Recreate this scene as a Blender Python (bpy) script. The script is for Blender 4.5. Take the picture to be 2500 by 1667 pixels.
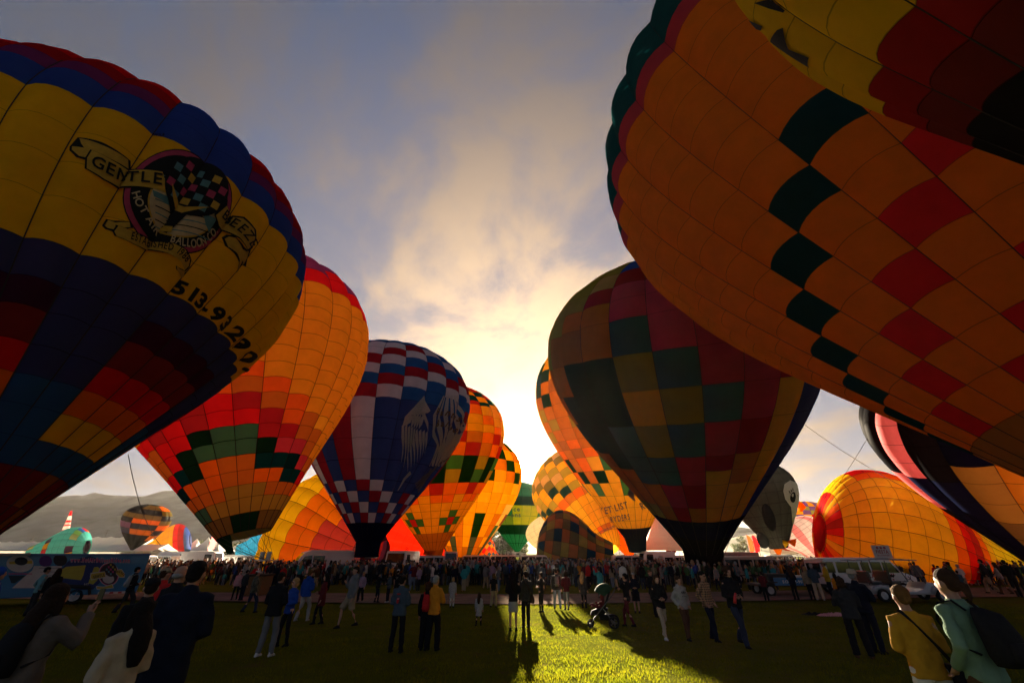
import bpy, bmesh, math, random
import numpy as np
from mathutils import Vector, Matrix, noise as mnoise

for o in list(bpy.data.objects): bpy.data.objects.remove(o)
scene = bpy.context.scene
COL = scene.collection
rnd = random.Random(7)

# ------------------------------------------------------------------ camera
CAMZ = 2.1
PITCH = math.radians(28.0)
FPX = 972.0                      # focal length in pixels of the 2500 px wide photograph (14 mm lens)
cam_d = bpy.data.cameras.new('camera')
cam = bpy.data.objects.new('camera', cam_d)
COL.objects.link(cam)
cam_d.sensor_width = 36.0
cam_d.lens = 14.0
cam_d.clip_start = 0.05
cam_d.clip_end = 30000
cam.location = (0, 0, CAMZ)
cam.rotation_euler = (math.pi/2 + PITCH, 0, 0)
scene.camera = cam
CAM = np.array([0, 0, CAMZ])

# ------------------------------------------------------------------ light
SUN_EL = math.radians(10.9)
SUN_AZ = math.radians(1.25)      # clockwise from +Y
SUN = np.array([math.sin(SUN_AZ)*math.cos(SUN_EL), math.cos(SUN_AZ)*math.cos(SUN_EL), math.sin(SUN_EL)])

world = bpy.data.worlds.new('World')
scene.world = world
world.use_nodes = True
def build_world():
    nt = world.node_tree
    nt.nodes.clear()
    N = lambda t, **k: (lambda n: ([setattr(n, a, b) for a, b in k.items()], n)[1])(nt.nodes.new(t))
    L = nt.links.new
    def math_(op, a, b=None, clamp=False):
        n = N('ShaderNodeMath', operation=op, use_clamp=clamp)
        for i, v in enumerate((a, b)):
            if v is None: continue
            if isinstance(v, (int, float)): n.inputs[i].default_value = v
            else: L(v, n.inputs[i])
        return n.outputs[0]
    def mixc(fac, a, b, mode='MIX'):
        n = N('ShaderNodeMix', data_type='RGBA', blend_type=mode)
        for i, v in ((0, fac), (6, a), (7, b)):
            if isinstance(v, (int, float)): n.inputs[i].default_value = v
            elif isinstance(v, tuple): n.inputs[i].default_value = v + (1,)
            else: L(v, n.inputs[i])
        return n.outputs[2]
    def ramp(fac, lo, hi):
        n = N('ShaderNodeMapRange', interpolation_type='SMOOTHSTEP')
        L(fac, n.inputs[0]); n.inputs[1].default_value = lo; n.inputs[2].default_value = hi
        return n.outputs[0]
    out = N('ShaderNodeOutputWorld'); bg = N('ShaderNodeBackground')
    sky = N('ShaderNodeTexSky', sky_type='NISHITA', sun_disc=False, sun_elevation=SUN_EL, sun_rotation=SUN_AZ,
            altitude=1500, air_density=1.0, dust_density=1.0, ozone_density=1.6)
    tc = N('ShaderNodeTexCoord')
    d = tc.outputs['Generated']
    dot = N('ShaderNodeVectorMath', operation='DOT_PRODUCT'); L(d, dot.inputs[0]); dot.inputs[1].default_value = tuple(SUN)
    c = math_('MAXIMUM', dot.outputs['Value'], 0.0)
    sep = N('ShaderNodeSeparateXYZ'); L(d, sep.inputs[0])
    # cloud deck: project the view direction on a plane overhead
    z = math_('ADD', math_('MAXIMUM', sep.outputs[2], 0.0), 0.16)
    px = math_('DIVIDE', sep.outputs[0], z); py = math_('DIVIDE', sep.outputs[1], z)
    cmb = N('ShaderNodeCombineXYZ'); L(math_('ADD', math_('MULTIPLY', px, 1.0), math_('MULTIPLY', py, .22)), cmb.inputs[0]); L(math_('MULTIPLY', py, .8), cmb.inputs[1])
    nz = N('ShaderNodeTexNoise', noise_dimensions='3D'); L(cmb.outputs[0], nz.inputs['Vector'])
    nz.inputs['Scale'].default_value = 2.3; nz.inputs['Detail'].default_value = 9; nz.inputs['Roughness'].default_value = .62; nz.inputs['Distortion'].default_value = .3
    n2 = N('ShaderNodeTexNoise', noise_dimensions='3D'); L(cmb.outputs[0], n2.inputs['Vector'])
    n2.inputs['Scale'].default_value = .42; n2.inputs['Detail'].default_value = 3
    cover = math_('ADD', math_('MULTIPLY', nz.outputs[0], .9), math_('MULTIPLY', n2.outputs[0], .35))
    # cloud density: more cloud towards the sun
    near = math_('POWER', c, 3.0)
    bank = math_('POWER', 2.718, math_('MULTIPLY', math_('POWER', math_('MULTIPLY', math_('SUBTRACT', px, .12), 1.7), 2.0), -1.0))
    cl = ramp(math_('ADD', cover, math_('ADD', math_('MULTIPLY', near, .05), math_('MULTIPLY', bank, .13))), .60, .80)
    # light scattered by thin haze and cloud round the sun (one lobe wide, two tight)
    p1 = math_('POWER', c, 3.2); p2 = math_('POWER', c, 26.0); p3 = math_('POWER', c, 300.0); p4 = math_('POWER', c, 5200.0)
    # soft shoulder so that the thick air at the horizon does not outshine the rest
    sc = N('ShaderNodeSeparateColor'); L(sky.outputs[0], sc.inputs[0]); cc = N('ShaderNodeCombineColor')
    for i in range(3): L(math_('DIVIDE', sc.outputs[i], math_('ADD', math_('MULTIPLY', sc.outputs[i], .45), 1.0)), cc.inputs[i])
    skyc = mixc(1.0, cc.outputs[0], (0.17, 0.19, 0.25), 'MULTIPLY')
    clo = mixc(math_('POWER', c, 6.0), (.125, .125, .145), (1.55, 1.06, .63))
    fac = math_('MULTIPLY', cl, .92)
    base = mixc(fac, skyc, clo)
    def lobe(base, p, col, s):
        w = mixc(1.0, mixc(1.0, base, (0, 0, 0)), (0, 0, 0)) if False else None
        m = mixc(math_('MULTIPLY', p, 1.0), (0, 0, 0), tuple(x*s for x in col))
        return mixc(1.0, base, m, 'ADD')
    base = lobe(base, p1, (1.0, .64, .36), .40)
    base = lobe(base, p2, (1.0, .72, .42), .65)
    base = lobe(base, p3, (1.0, .82, .55), 6.5)
    base = lobe(base, p4, (1.0, .90, .72), 320)
    L(base, bg.inputs[0]); bg.inputs[1].default_value = 0.051
    L(bg.outputs[0], out.inputs[0])
build_world()

sun_d = bpy.data.lights.new('sun', 'SUN'); sun_d.energy = 3.4; sun_d.angle = math.radians(0.55); sun_d.color = (1.0, .82, .58)
sun = bpy.data.objects.new('sun', sun_d); COL.objects.link(sun)
sun.rotation_euler = Vector(tuple(-SUN)).to_track_quat('-Z', 'Y').to_euler()
sun.location = (0, 60, 60)

vs = scene.view_settings
vs.view_transform = 'Standard'; vs.look = 'None'; vs.gamma = 1.0; vs.use_curve_mapping = False
vs.exposure = 4.1
cy = scene.cycles
cy.max_bounces = 12; cy.diffuse_bounces = 8; cy.glossy_bounces = 2; cy.transmission_bounces = 8; cy.transparent_max_bounces = 8; cy.volume_bounces = 0
cy.sample_clamp_indirect = 6.0
cy.use_denoising = True
try: cy.denoiser = 'OPENIMAGEDENOISE'
except Exception: pass

# ------------------------------------------------------------------ helpers
def tag(o, label=None, cat=None, group=None, kind=None):
    if label: o['label'] = label
    if cat: o['category'] = cat
    if group: o['group'] = group
    if kind: o['kind'] = kind
    return o
def empty(name, loc=(0, 0, 0), rz=0.0, **k):
    o = bpy.data.objects.new(name, None); COL.objects.link(o)
    o.location = loc; o.rotation_euler = (0, 0, rz); o.empty_display_size = .2
    return tag(o, **k)
def link(name, me, parent=None, mats=(), loc=None, **k):
    o = bpy.data.objects.new(name, me); COL.objects.link(o)
    if parent is not None: o.parent = parent
    if loc is not None: o.location = loc
    for m in mats: me.materials.append(m)
    return tag(o, **k)
def mesh(name, v, f, smooth=False):
    me = bpy.data.meshes.new(name); me.from_pydata([tuple(map(float, p)) for p in v], [], [tuple(map(int, q)) for q in f]); me.update()
    if smooth: me.polygons.foreach_set('use_smooth', [True]*len(me.polygons))
    return me
class MB:
    """collects boxes, tubes and lofts; build() links them as one mesh object"""
    def __init__(s): s.v = []; s.f = []; s.mi = []; s.m = 0
    def add(s, v, f):
        b = len(s.v); s.v += [tuple(map(float, p)) for p in v]; s.f += [tuple(b+i for i in q) for q in f]; s.mi += [s.m]*len(f); return s
    def box(s, c, d, M=None, taper=1.0):
        x, y, z = d[0]/2, d[1]/2, d[2]/2
        v = [(-x,-y,-z),(x,-y,-z),(x,y,-z),(-x,y,-z),(-x*taper,-y*taper,z),(x*taper,-y*taper,z),(x*taper,y*taper,z),(-x*taper,y*taper,z)]
        if M is not None: v = [tuple(M @ Vector(p)) for p in v]
        v = [(p[0]+c[0], p[1]+c[1], p[2]+c[2]) for p in v]
        return s.add(v, [(0,3,2,1),(4,5,6,7),(0,1,5,4),(1,2,6,5),(2,3,7,6),(3,0,4,7)])
    def tube(s, pts, rad, n=6, cap=True):
        pts = [np.array(p, float) for p in pts]
        if not isinstance(rad, (list, tuple)): rad = [rad]*len(pts)
        rings = []
        for i, p in enumerate(pts):
            t = pts[min(i+1, len(pts)-1)] - pts[max(i-1, 0)]; t = t/(np.linalg.norm(t)+1e-9)
            u = np.cross(t, (0, 0, 1)) if abs(t[2]) < .9 else np.cross(t, (0, 1, 0)); u /= np.linalg.norm(u)+1e-9; w = np.cross(t, u)
            rr = rad[i] if isinstance(rad[i], (list, tuple)) else (rad[i], rad[i])
            rings.append([p + u*math.cos(2*math.pi*j/n)*rr[0] + w*math.sin(2*math.pi*j/n)*rr[1] for j in range(n)])
        v = [q for r in rings for q in r]; f = []
        for i in range(len(rings)-1):
            for j in range(n): f.append((i*n+j, i*n+(j+1) % n, (i+1)*n+(j+1) % n, (i+1)*n+j))
        if cap: f.append(tuple(range(n))[::-1]); f.append(tuple((len(rings)-1)*n+j for j in range(n)))
        return s.add(v, f)
    def loft(s, rings, cap=True):
        n = len(rings[0]); v = [q for r in rings for q in r]; f = []
        for i in range(len(rings)-1):
            for j in range(n): f.append((i*n+j, i*n+(j+1) % n, (i+1)*n+(j+1) % n, (i+1)*n+j))
        if cap: f.append(tuple(range(n))[::-1]); f.append(tuple((len(rings)-1)*n+j for j in range(n)))
        return s.add(v, f)
    def ell(s, c, r, n=10, m=7, M=None):
        v = []
        for i in range(1, m):
            a = math.pi*i/m
            for j in range(n):
                b = 2*math.pi*j/n; v.append((r[0]*math.sin(a)*math.cos(b), r[1]*math.sin(a)*math.sin(b), r[2]*math.cos(a)))
        v += [(0, 0, r[2]), (0, 0, -r[2])]
        if M is not None: v = [tuple(M @ Vector(p)) for p in v]
        v = [(p[0]+c[0], p[1]+c[1], p[2]+c[2]) for p in v]
        f = []
        for i in range(m-2):
            for j in range(n): f.append((i*n+j, (i+1)*n+j, (i+1)*n+(j+1) % n, i*n+(j+1) % n))
        t = len(v)-2
        for j in range(n): f.append((t, j, (j+1) % n)); f.append((t+1, (m-2)*n+(j+1) % n, (m-2)*n+j))
        return s.add(v, f)
    def prism(s, poly, y0, y1):
        """polygon in (x,z), extruded along y"""
        n = len(poly)
        v = [(p[0], y0, p[1]) for p in poly]+[(p[0], y1, p[1]) for p in poly]
        f = [tuple(range(n)), tuple(range(2*n-1, n-1, -1))]+[(i, i+n, (i+1) % n+n, (i+1) % n) for i in range(n)]
        return s.add(v, f)
    def build(s, name, mats, parent=None, smooth=False, loc=None, bevel=0, **k):
        me = mesh(name, s.v, s.f, smooth)
        if s.m or any(s.mi): me.polygons.foreach_set('material_index', s.mi)
        if not isinstance(mats, (list, tuple)): mats = [mats]
        bm = bmesh.new(); bm.from_mesh(me)
        if bevel:
            bmesh.ops.remove_doubles(bm, verts=bm.verts, dist=1e-4)
            es = [e for e in bm.edges if len(e.link_faces) == 2 and e.calc_face_angle(0) > .5]
            bmesh.ops.bevel(bm, geom=es, offset=bevel, segments=2, affect='EDGES', profile=.7, clamp_overlap=True)
        bmesh.ops.recalc_face_normals(bm, faces=bm.faces)
        bm.to_mesh(me); bm.free()
        if smooth: me.polygons.foreach_set('use_smooth', [True]*len(me.polygons))
        if smooth and bevel:
            me.set_sharp_from_angle(angle=.6)
        return link(name, me, parent, mats, loc, **k)

# ------------------------------------------------------------------ materials
MATS = {}
def new_mat(name):
    m = bpy.data.materials.new(name); m.use_nodes = True
    nt = m.node_tree; nt.nodes.clear()
    return m, nt, nt.nodes.new, nt.links.new
def pmat(name, col, rough=.7, spec=.3, metal=0.0, var=.15, scale=6.0, bump=0.0, bscale=40.0, trans=0.0, coat=0.0, obj=True):
    """principled surface with a little procedural unevenness"""
    if name in MATS: return MATS[name]
    m, nt, N, L = new_mat(name)
    out = N('ShaderNodeOutputMaterial'); b = N('ShaderNodeBsdfPrincipled')
    tc = N('ShaderNodeTexCoord'); nz = N('ShaderNodeTexNoise'); nz.inputs['Scale'].default_value = scale; nz.inputs['Detail'].default_value = 5
    L(tc.outputs['Object'], nz.inputs['Vector'])
    mr = N('ShaderNodeMapRange'); L(nz.outputs[0], mr.inputs[0]); mr.inputs[1].default_value = .25; mr.inputs[2].default_value = .75; mr.inputs[3].default_value = 1-var; mr.inputs[4].default_value = 1+var
    mx = N('ShaderNodeMix'); mx.data_type = 'RGBA'; mx.blend_type = 'MULTIPLY'; mx.inputs[0].default_value = 1; mx.inputs[6].default_value = (*col, 1)
    cb = N('ShaderNodeCombineColor'); [L(mr.outputs[0], cb.inputs[i]) for i in range(3)]
    L(cb.outputs[0], mx.inputs[7]); L(mx.outputs[2], b.inputs['Base Color'])
    b.inputs['Roughness'].default_value = rough; b.inputs['Specular IOR Level'].default_value = spec; b.inputs['Metallic'].default_value = metal; b.inputs['Coat Weight'].default_value = coat
    if bump:
        n2 = N('ShaderNodeTexNoise'); n2.inputs['Scale'].default_value = bscale; n2.inputs['Detail'].default_value = 4; L(tc.outputs['Object'], n2.inputs['Vector'])
        bp = N('ShaderNodeBump'); bp.inputs['Strength'].default_value = bump; bp.inputs['Distance'].default_value = .05; L(n2.outputs[0], bp.inputs['Height']); L(bp.outputs[0], b.inputs['Normal'])
    sh = b.outputs[0]
    if trans:
        tr = N('ShaderNodeBsdfTranslucent'); L(mx.outputs[2], tr.inputs[0]); ms = N('ShaderNodeMixShader'); ms.inputs[0].default_value = trans
        L(sh, ms.inputs[1]); L(tr.outputs[0], ms.inputs[2]); sh = ms.outputs[0]
    L(sh, out.inputs[0]); MATS[name] = m; return m

FAB = dict(  # cloth colours (linear)
 yellow=(.93,.56,.003), sunyellow=(.95,.80,.015), sungold=(.92,.62,.010), gold=(.88,.38,.004), lgold=(.92,.50,.006), orange=(.92,.125,.001), orr=(.92,.10,.003), rust=(.55,.13,.005), brown=(.36,.10,.008),
 red=(.72,.003,.005), dred=(.36,.005,.008), maroon=(.17,.010,.012), crimson=(.50,.018,.035), magenta=(.64,.028,.085), pink=(.72,.17,.17),
 purple=(.13,.022,.13), dpurple=(.075,.014,.05), blue=(.012,.060,.36), mblue=(.010,.080,.26), navy=(.018,.036,.15), dnavy=(.009,.013,.045), black=(.012,.012,.014),
 teal=(.007,.080,.088), dteal=(.006,.05,.06), green=(.012,.13,.055), dgreen=(.010,.055,.025), slate=(.028,.10,.11), olive=(.28,.23,.012), dolive=(.10,.085,.010),
 white=(.72,.66,.60), grey=(.085,.082,.072), tan=(.52,.30,.07), lime=(.20,.34,.04), sky=(.06,.36,.55), aqua=(.05,.34,.30), hotred=(.88,.045,.010), charcoal=(.05,.05,.05), cream=(.74,.60,.36), violet=(.10,.06,.30))
def fabric(name):
    key = 'fabric_'+name
    if key in MATS: return MATS[key]
    m, nt, N, L = new_mat(key)
    out = N('ShaderNodeOutputMaterial')
    g = N('ShaderNodeNewGeometry')
    nz = N('ShaderNodeTexNoise'); nz.inputs['Scale'].default_value = .9; nz.inputs['Detail'].default_value = 6; nz.inputs['Roughness'].default_value = .65; L(g.outputs['Position'], nz.inputs['Vector'])
    mr = N('ShaderNodeMapRange'); L(nz.outputs[0], mr.inputs[0]); mr.inputs[1].default_value = .3; mr.inputs[2].default_value = .7; mr.inputs[3].default_value = .84; mr.inputs[4].default_value = 1.06
    cb = N('ShaderNodeCombineColor'); [L(mr.outputs[0], cb.inputs[i]) for i in range(3)]
    mx = N('ShaderNodeMix'); mx.data_type = 'RGBA'; mx.blend_type = 'MULTIPLY'; mx.inputs[0].default_value = 1; mx.inputs[6].default_value = (*FAB[name], 1); L(cb.outputs[0], mx.inputs[7])
    n2 = N('ShaderNodeTexNoise'); n2.inputs['Scale'].default_value = 3.4; n2.inputs['Detail'].default_value = 5; L(g.outputs['Position'], n2.inputs['Vector'])
    bp = N('ShaderNodeBump'); bp.inputs['Strength'].default_value = .22; bp.inputs['Distance'].default_value = .06; L(n2.outputs[0], bp.inputs['Height'])
    df = N('ShaderNodeBsdfDiffuse'); tr = N('ShaderNodeBsdfTranslucent'); gl = N('ShaderNodeBsdfGlossy'); gl.inputs['Roughness'].default_value = .5
    gl.inputs[0].default_value = (.9, .9, .9, 1)
    gm = N('ShaderNodeGamma'); dk = max(FAB[name]) < .09; gm.inputs[1].default_value = 1.15 if dk else .66; L(mx.outputs[2], gm.inputs[0]); L(mx.outputs[2], df.inputs[0]); L(gm.outputs[0], tr.inputs[0])
    for n in (df, tr): L(bp.outputs[0], n.inputs['Normal'])
    L(bp.outputs[0], gl.inputs['Normal'])
    m1 = N('ShaderNodeMixShader'); m1.inputs[0].default_value = .62; L(df.outputs[0], m1.inputs[1]); L(tr.outputs[0], m1.inputs[2])
    m2 = N('ShaderNodeMixShader'); m2.inputs[0].default_value = .002; L(m1.outputs[0], m2.inputs[1]); L(gl.outputs[0], m2.inputs[2])
    L(m2.outputs[0], out.inputs[0]); MATS[key] = m; return m
def seam_of(name):
    """double-stitched seam: the same cloth, twice as thick, so darker against the light"""
    k = name+'_seam'
    if k not in FAB: FAB[k] = tuple(x*.42 for x in FAB[name])
    return fabric(k)

# ------------------------------------------------------------------ viewing geometry used for laying out what stands where
cP, sP = math.cos(PITCH), math.sin(PITCH)
def rays(p):
    p = np.asarray(p, float); x = (p[..., 0]-1250)/FPX; z = -(p[..., 1]-833.5)/FPX
    return np.stack([x, cP-sP*z, sP+cP*z], -1)
def project(P):
    P = np.asarray(P, float)-CAM
    yc = cP*P[..., 1]+sP*P[..., 2]; zc = -sP*P[..., 1]+cP*P[..., 2]
    yc = np.where(yc < .05, .05, yc)
    return np.stack([1250+FPX*P[..., 0]/yc, 833.5-FPX*zc/yc], -1)
def gz(y):
    """the field falls away gently from where the camera stands"""
    t = np.clip((np.asarray(y, float)-5)/20, 0, 1); t = t*t*(3-2*t)
    return .15-.45*t
def ground_at(px, py):
    r = rays((px, py)); d = 10.0
    for _ in range(40):
        d = (CAMZ-float(gz(r[1]*d)))/max(-r[2], 1e-4)
    return np.array([r[0]*d, r[1]*d, float(gz(r[1]*d))])
def at_depth(px, py, Y):
    r = rays((px, py)); return CAM+r*(Y/r[1])
# ================================================================== balloons
PT = np.array([0,.1,.2,.3,.4,.5,.58,.66,.74,.81,.87,.92,.96,.985,1.0])
PR = np.array([.13,.30,.47,.635,.785,.905,.97,1.0,.985,.925,.82,.68,.50,.31,0.])
def _pchip(x, y, xi):
    h = np.diff(x); d = np.diff(y)/h; m = np.zeros_like(y)
    for i in range(1, len(x)-1):
        if d[i-1]*d[i] > 0:
            w1 = 2*h[i]+h[i-1]; w2 = h[i]+2*h[i-1]; m[i] = (w1+w2)/(w1/d[i-1]+w2/d[i])
    m[0] = d[0]; m[-1] = d[-1]*2
    i = np.clip(np.searchsorted(x, xi)-1, 0, len(x)-2); t = (xi-x[i])/h[i]
    return (2*t**3-3*t**2+1)*y[i]+(t**3-2*t**2+t)*h[i]*m[i]+(-2*t**3+3*t**2)*y[i+1]+(t**3-t**2)*h[i]*m[i+1]
class Balloon:
    def __init__(s, mouth, axis, R, k, scale=1.0, N=24, roll=0.0, bulge=.16, pillow=.0, mr=.13, flat=None, wob=0.0, seed=0, pr=None):
        m = CAM+(np.array(mouth, float)-CAM)*scale
        a = np.array(axis, float); a /= np.linalg.norm(a); R = R*scale
        c = m+a*R*k*.6; v = CAM-c; e1 = v-a*(v@a); e1 /= np.linalg.norm(e1); e2 = np.cross(a, e1)
        if (e2[0] < 0 and abs(e2[0]) > .3) or (abs(e2[0]) <= .3 and e2[2] < 0): e2 = -e2
        s.m, s.a, s.R, s.k, s.e1, s.e2 = m, a, R, k, e1, e2
        s.N, s.roll, s.bulge, s.pillow, s.mr, s.flat, s.wob = N, math.radians(roll), bulge, pillow, mr, flat, wob
        s.dth = 2*math.pi/N; s.rows = None; s.pr = PR if pr is None else np.array(pr); s.off = Vector((seed*3.1, seed*7.7, 0))
        s.org = m.copy(); s.tab = None
        if s.flat is not None: s.org[2] = s.flat
        s.hand = 1 if np.dot(np.cross(e1, e2), a) > 0 else -1
    def prof(s, t):
        if s.tab is None:
            p = s.pr.copy(); w = np.clip(1-PT/.25, 0, 1); p = p+(s.mr-p[0])*w
            s.tx = 1-(1-np.linspace(0, 1, 1500))**1.5; s.tab = np.maximum(_pchip(PT, p, s.tx), 0)*s.R
        return np.interp(t, s.tx, s.tab)
    def P(s, th, t, plain=False):
        th = np.asarray(th, float); t = np.asarray(t, float); r = s.prof(t)
        if not plain:
            u = (th-s.roll)/s.dth; f = (u+.5-np.floor(u+.5))*2-1
            chord = r*s.dth
            amt = s.bulge*np.clip((t-.02)/.30, .12, 1.0)
            b = chord*amt*(1-f*f)
            if s.pillow and s.rows is not None:
                rw = np.array(s.rows); j = np.clip(np.searchsorted(rw, t, side='right')-1, 0, len(rw)-2)
                g = (t-rw[j])/(rw[j+1]-rw[j])*2-1; b = b+chord*s.pillow*(1-np.clip(g*g, 0, 1))*(1-.6*f*f)
            r = r+b-chord*.03
            if s.wob: r = r*(1+s.wob*(np.sin(3*th+1.3+t*5)*.5+np.sin(5*th-t*9)*.35+np.sin(2*th+t*13)*.4))
        p = s.m+s.a*(t*s.k*s.R)[..., None]+r[..., None]*(np.cos(th)[..., None]*s.e1+np.sin(th)[..., None]*s.e2)
        if s.flat is not None:
            z = p[..., 2]; p = p.copy(); d = z-s.flat
            p[..., 2] = np.where(d < .6, s.flat+.6*np.exp(np.minimum(d, .6)/.6-1)*1.0, z)
        return p
    def n(s, th, t):
        e = 1e-3; th = np.asarray(th, float); t = np.asarray(t, float)
        Q = s.P(np.stack([th+e, th-e, th, th]), np.stack([t, t, np.minimum(t+e, 1), np.maximum(t-e, 0)])); a = Q[0]-Q[1]; b = Q[2]-Q[3]
        n = np.cross(a, b)*s.hand; l = np.linalg.norm(n, axis=-1, keepdims=True); return n/np.maximum(l, 1e-9)
    def from_px(s, pts):
        """(theta, t) on the near side of the envelope where the line of sight meets it"""
        pts = np.asarray(pts, float); d = rays(pts); d /= np.linalg.norm(d, axis=1, keepdims=True)
        L = np.linalg.norm(s.m-CAM)+s.R*4; S = np.linspace(.5, L, 700)
        X = CAM+d[:, None, :]*S[None, :, None]-s.m; h = X@s.a; t = h/(s.k*s.R)
        rad = np.sqrt(np.maximum((X**2).sum(-1)-h*h, 0)); f = rad-s.prof(np.clip(t, 0, 1)); f = np.where((t < 0) | (t > 1), np.maximum(f, .05), f)
        ins = f < 0; hit = ins.any(1); i = np.where(hit, ins.argmax(1), np.abs(f).argmin(1)); i = np.clip(i, 1, len(S)-1)
        lo = S[i-1].copy(); hi = S[i].copy()
        for _ in range(18):
            mid = (lo+hi)/2; X = CAM+d*mid[:, None]-s.m; h = X@s.a; t = h/(s.k*s.R)
            ff = np.sqrt(np.maximum((X**2).sum(-1)-h*h, 0))-s.prof(np.clip(t, 0, 1)); neg = ff < 0
            hi = np.where(neg, mid, hi); lo = np.where(neg, lo, mid)
        X = CAM+d*lo[:, None]-s.m
        return np.arctan2(X@s.e2, X@s.e1), np.clip((X@s.a)/(s.k*s.R), 0.001, .999)

def panel_arrays(b, th0, th1, t0, t1, nu, nv, seam):
    """grid of one cloth panel with a narrow stitched border"""
    r = float(b.prof(np.array([(t0+t1)/2]))[0]); su = min(.12, seam/max(r*(th1-th0), .01)); sv = min(.2, seam/max((t1-t0)*b.k*b.R, .01))
    us = np.concatenate([[0, su], np.linspace(su, 1-su, nu+1)[1:-1], [1-su, 1]]); vs_ = np.concatenate([[0, sv], np.linspace(sv, 1-sv, nv+1)[1:-1], [1-sv, 1]])
    T, V = np.meshgrid(th0+(th1-th0)*us, t0+(t1-t0)*vs_, indexing='ij')
    thn = np.clip(T, th0+1e-4, th1-1e-4)
    P = b.P(thn, V).reshape(-1, 3)-b.org; Nn = b.n(np.clip(T, th0+2e-3, th1-2e-3), np.clip(V, t0+1e-3, min(t1, .999)-1e-3)).reshape(-1, 3)
    a, c = len(us), len(vs_); f = []; mi = []
    for i in range(a-1):
        for j in range(c-1):
            q = (i*c+j, (i+1)*c+j, (i+1)*c+j+1, i*c+j+1)
            f.append(q if b.hand > 0 else q[::-1]); mi.append(1 if i in (0, a-2) or j in (0, c-2) else 0)
    return P, Nn, f, mi
def set_normals(me, Nn):
    me.polygons.foreach_set('use_smooth', [True]*len(me.polygons))
    me.normals_split_custom_set_from_vertices([tuple(map(float, q)) for q in Nn])
TAPE = pmat('load_tape_webbing', (.035, .03, .028), .9, .1)
ROPE = pmat('rope_fibre', (.10, .085, .07), .9, .1)
def make_envelope(name, b, rows, colour, label, group='hot air balloons', seam=.03, tape=.03, nu=4, nv=3, cap='red', split=True, back=None):
    """name > panel (each cloth panel), load_tape (each), crown_vent; what faces away is one sheet"""
    b.rows = rows
    root = empty(name, tuple(b.org), label=label, cat='balloon', group=group)
    rest = {}
    cand = []
    GG, JJ = np.meshgrid(np.arange(b.N), np.arange(len(rows)-1), indexing='ij'); rw = np.array(rows)
    TH = b.roll+(GG-b.N//2)*b.dth; TM = (rw[JJ]+rw[JJ+1])/2; CC = b.P(TH, TM); NM = b.n(TH, TM)
    for g in range(b.N):
        gg = g-b.N//2; th0 = b.roll+(gg-.5)*b.dth; th1 = th0+b.dth
        for j in range(len(rows)-1):
            tm = TM[g, j]; c = CC[g, j]; n = NM[g, j]
            q = project(c); v = CAM-c; face = (v@n)/np.linalg.norm(v)
            vis = face > -.06 and -160 < q[0] < 2660 and -160 < q[1] < 1830 and (cP*c[1]+sP*(c[2]-CAMZ)) > .3
            size = max(face, 0)*float(b.prof(np.array([tm]))[0])*b.dth*(rows[j+1]-rows[j])/max((v@v), 1)
            cand.append((vis and split, size, gg, j, th0, th1))
    keep = sorted([x for x in cand if x[0]], key=lambda x: -x[1])[:298]; keepset = {(x[2], x[3]) for x in keep}
    for vis, size, gg, j, th0, th1 in cand:
        col = colour(gg, j); k = (gg, j) in keepset
        P, Nn, f, mi = panel_arrays(b, th0, th1, rows[j], rows[j+1], nu if k else 3, nv if k else 2, seam)
        if k:
            me = mesh('panel', P, f); me.polygons.foreach_set('material_index', mi); set_normals(me, Nn)
            link('panel', me, root, (fabric(col), seam_of(col)))
        else:
            R_ = rest.setdefault(col, [[], [], [], 0]); R_[0].append(P); R_[1].append(Nn); R_[2] += [tuple(i+R_[3] for i in q) for q in f]; R_[3] += len(P)
    if rest:
        cols = sorted(rest); V = []; NN = []; F = []; MI = []; off = 0
        for i, c in enumerate(cols):
            A = rest[c]; V += A[0]; NN += A[1]; F += [tuple(q+off for q in p) for p in A[2]]; MI += [i]*len(A[2]); off += A[3]
        me = mesh('rear_panels', np.concatenate(V), F); me.polygons.foreach_set('material_index', MI); set_normals(me, np.concatenate(NN))
        link('rear_panels', me, root, [fabric(c) for c in cols], kind='stuff')
    if tape:
        for g in range(b.N):
            th = b.roll+(g-b.N//2+.5)*b.dth
            c = b.P(np.array([th]), np.array([.5]))[0]; n = np.cos(th)*b.e1+np.sin(th)*b.e2
            if ((CAM-c)@n)/np.linalg.norm(CAM-c) < -.25: continue
            ts = np.linspace(rows[0], rows[-1], 30); p = b.P(np.full(30, th), ts)+b.n(np.full(30, th+1e-3), ts)*tape*.3-b.org
            M = MB(); M.tube(p, tape*.5, 4); M.build('load_tape', TAPE, root)
    # crown vent
    M = MB(); t1 = rows[-1]; th = np.linspace(0, 2*math.pi, 25)[:-1]
    M.loft([[q-b.org for q in b.P(th, np.full(24, x))] for x in (t1, t1+(1-t1)*.6, .9995)])
    M.build('crown_vent', fabric(cap), root, smooth=True)
    return root

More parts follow.
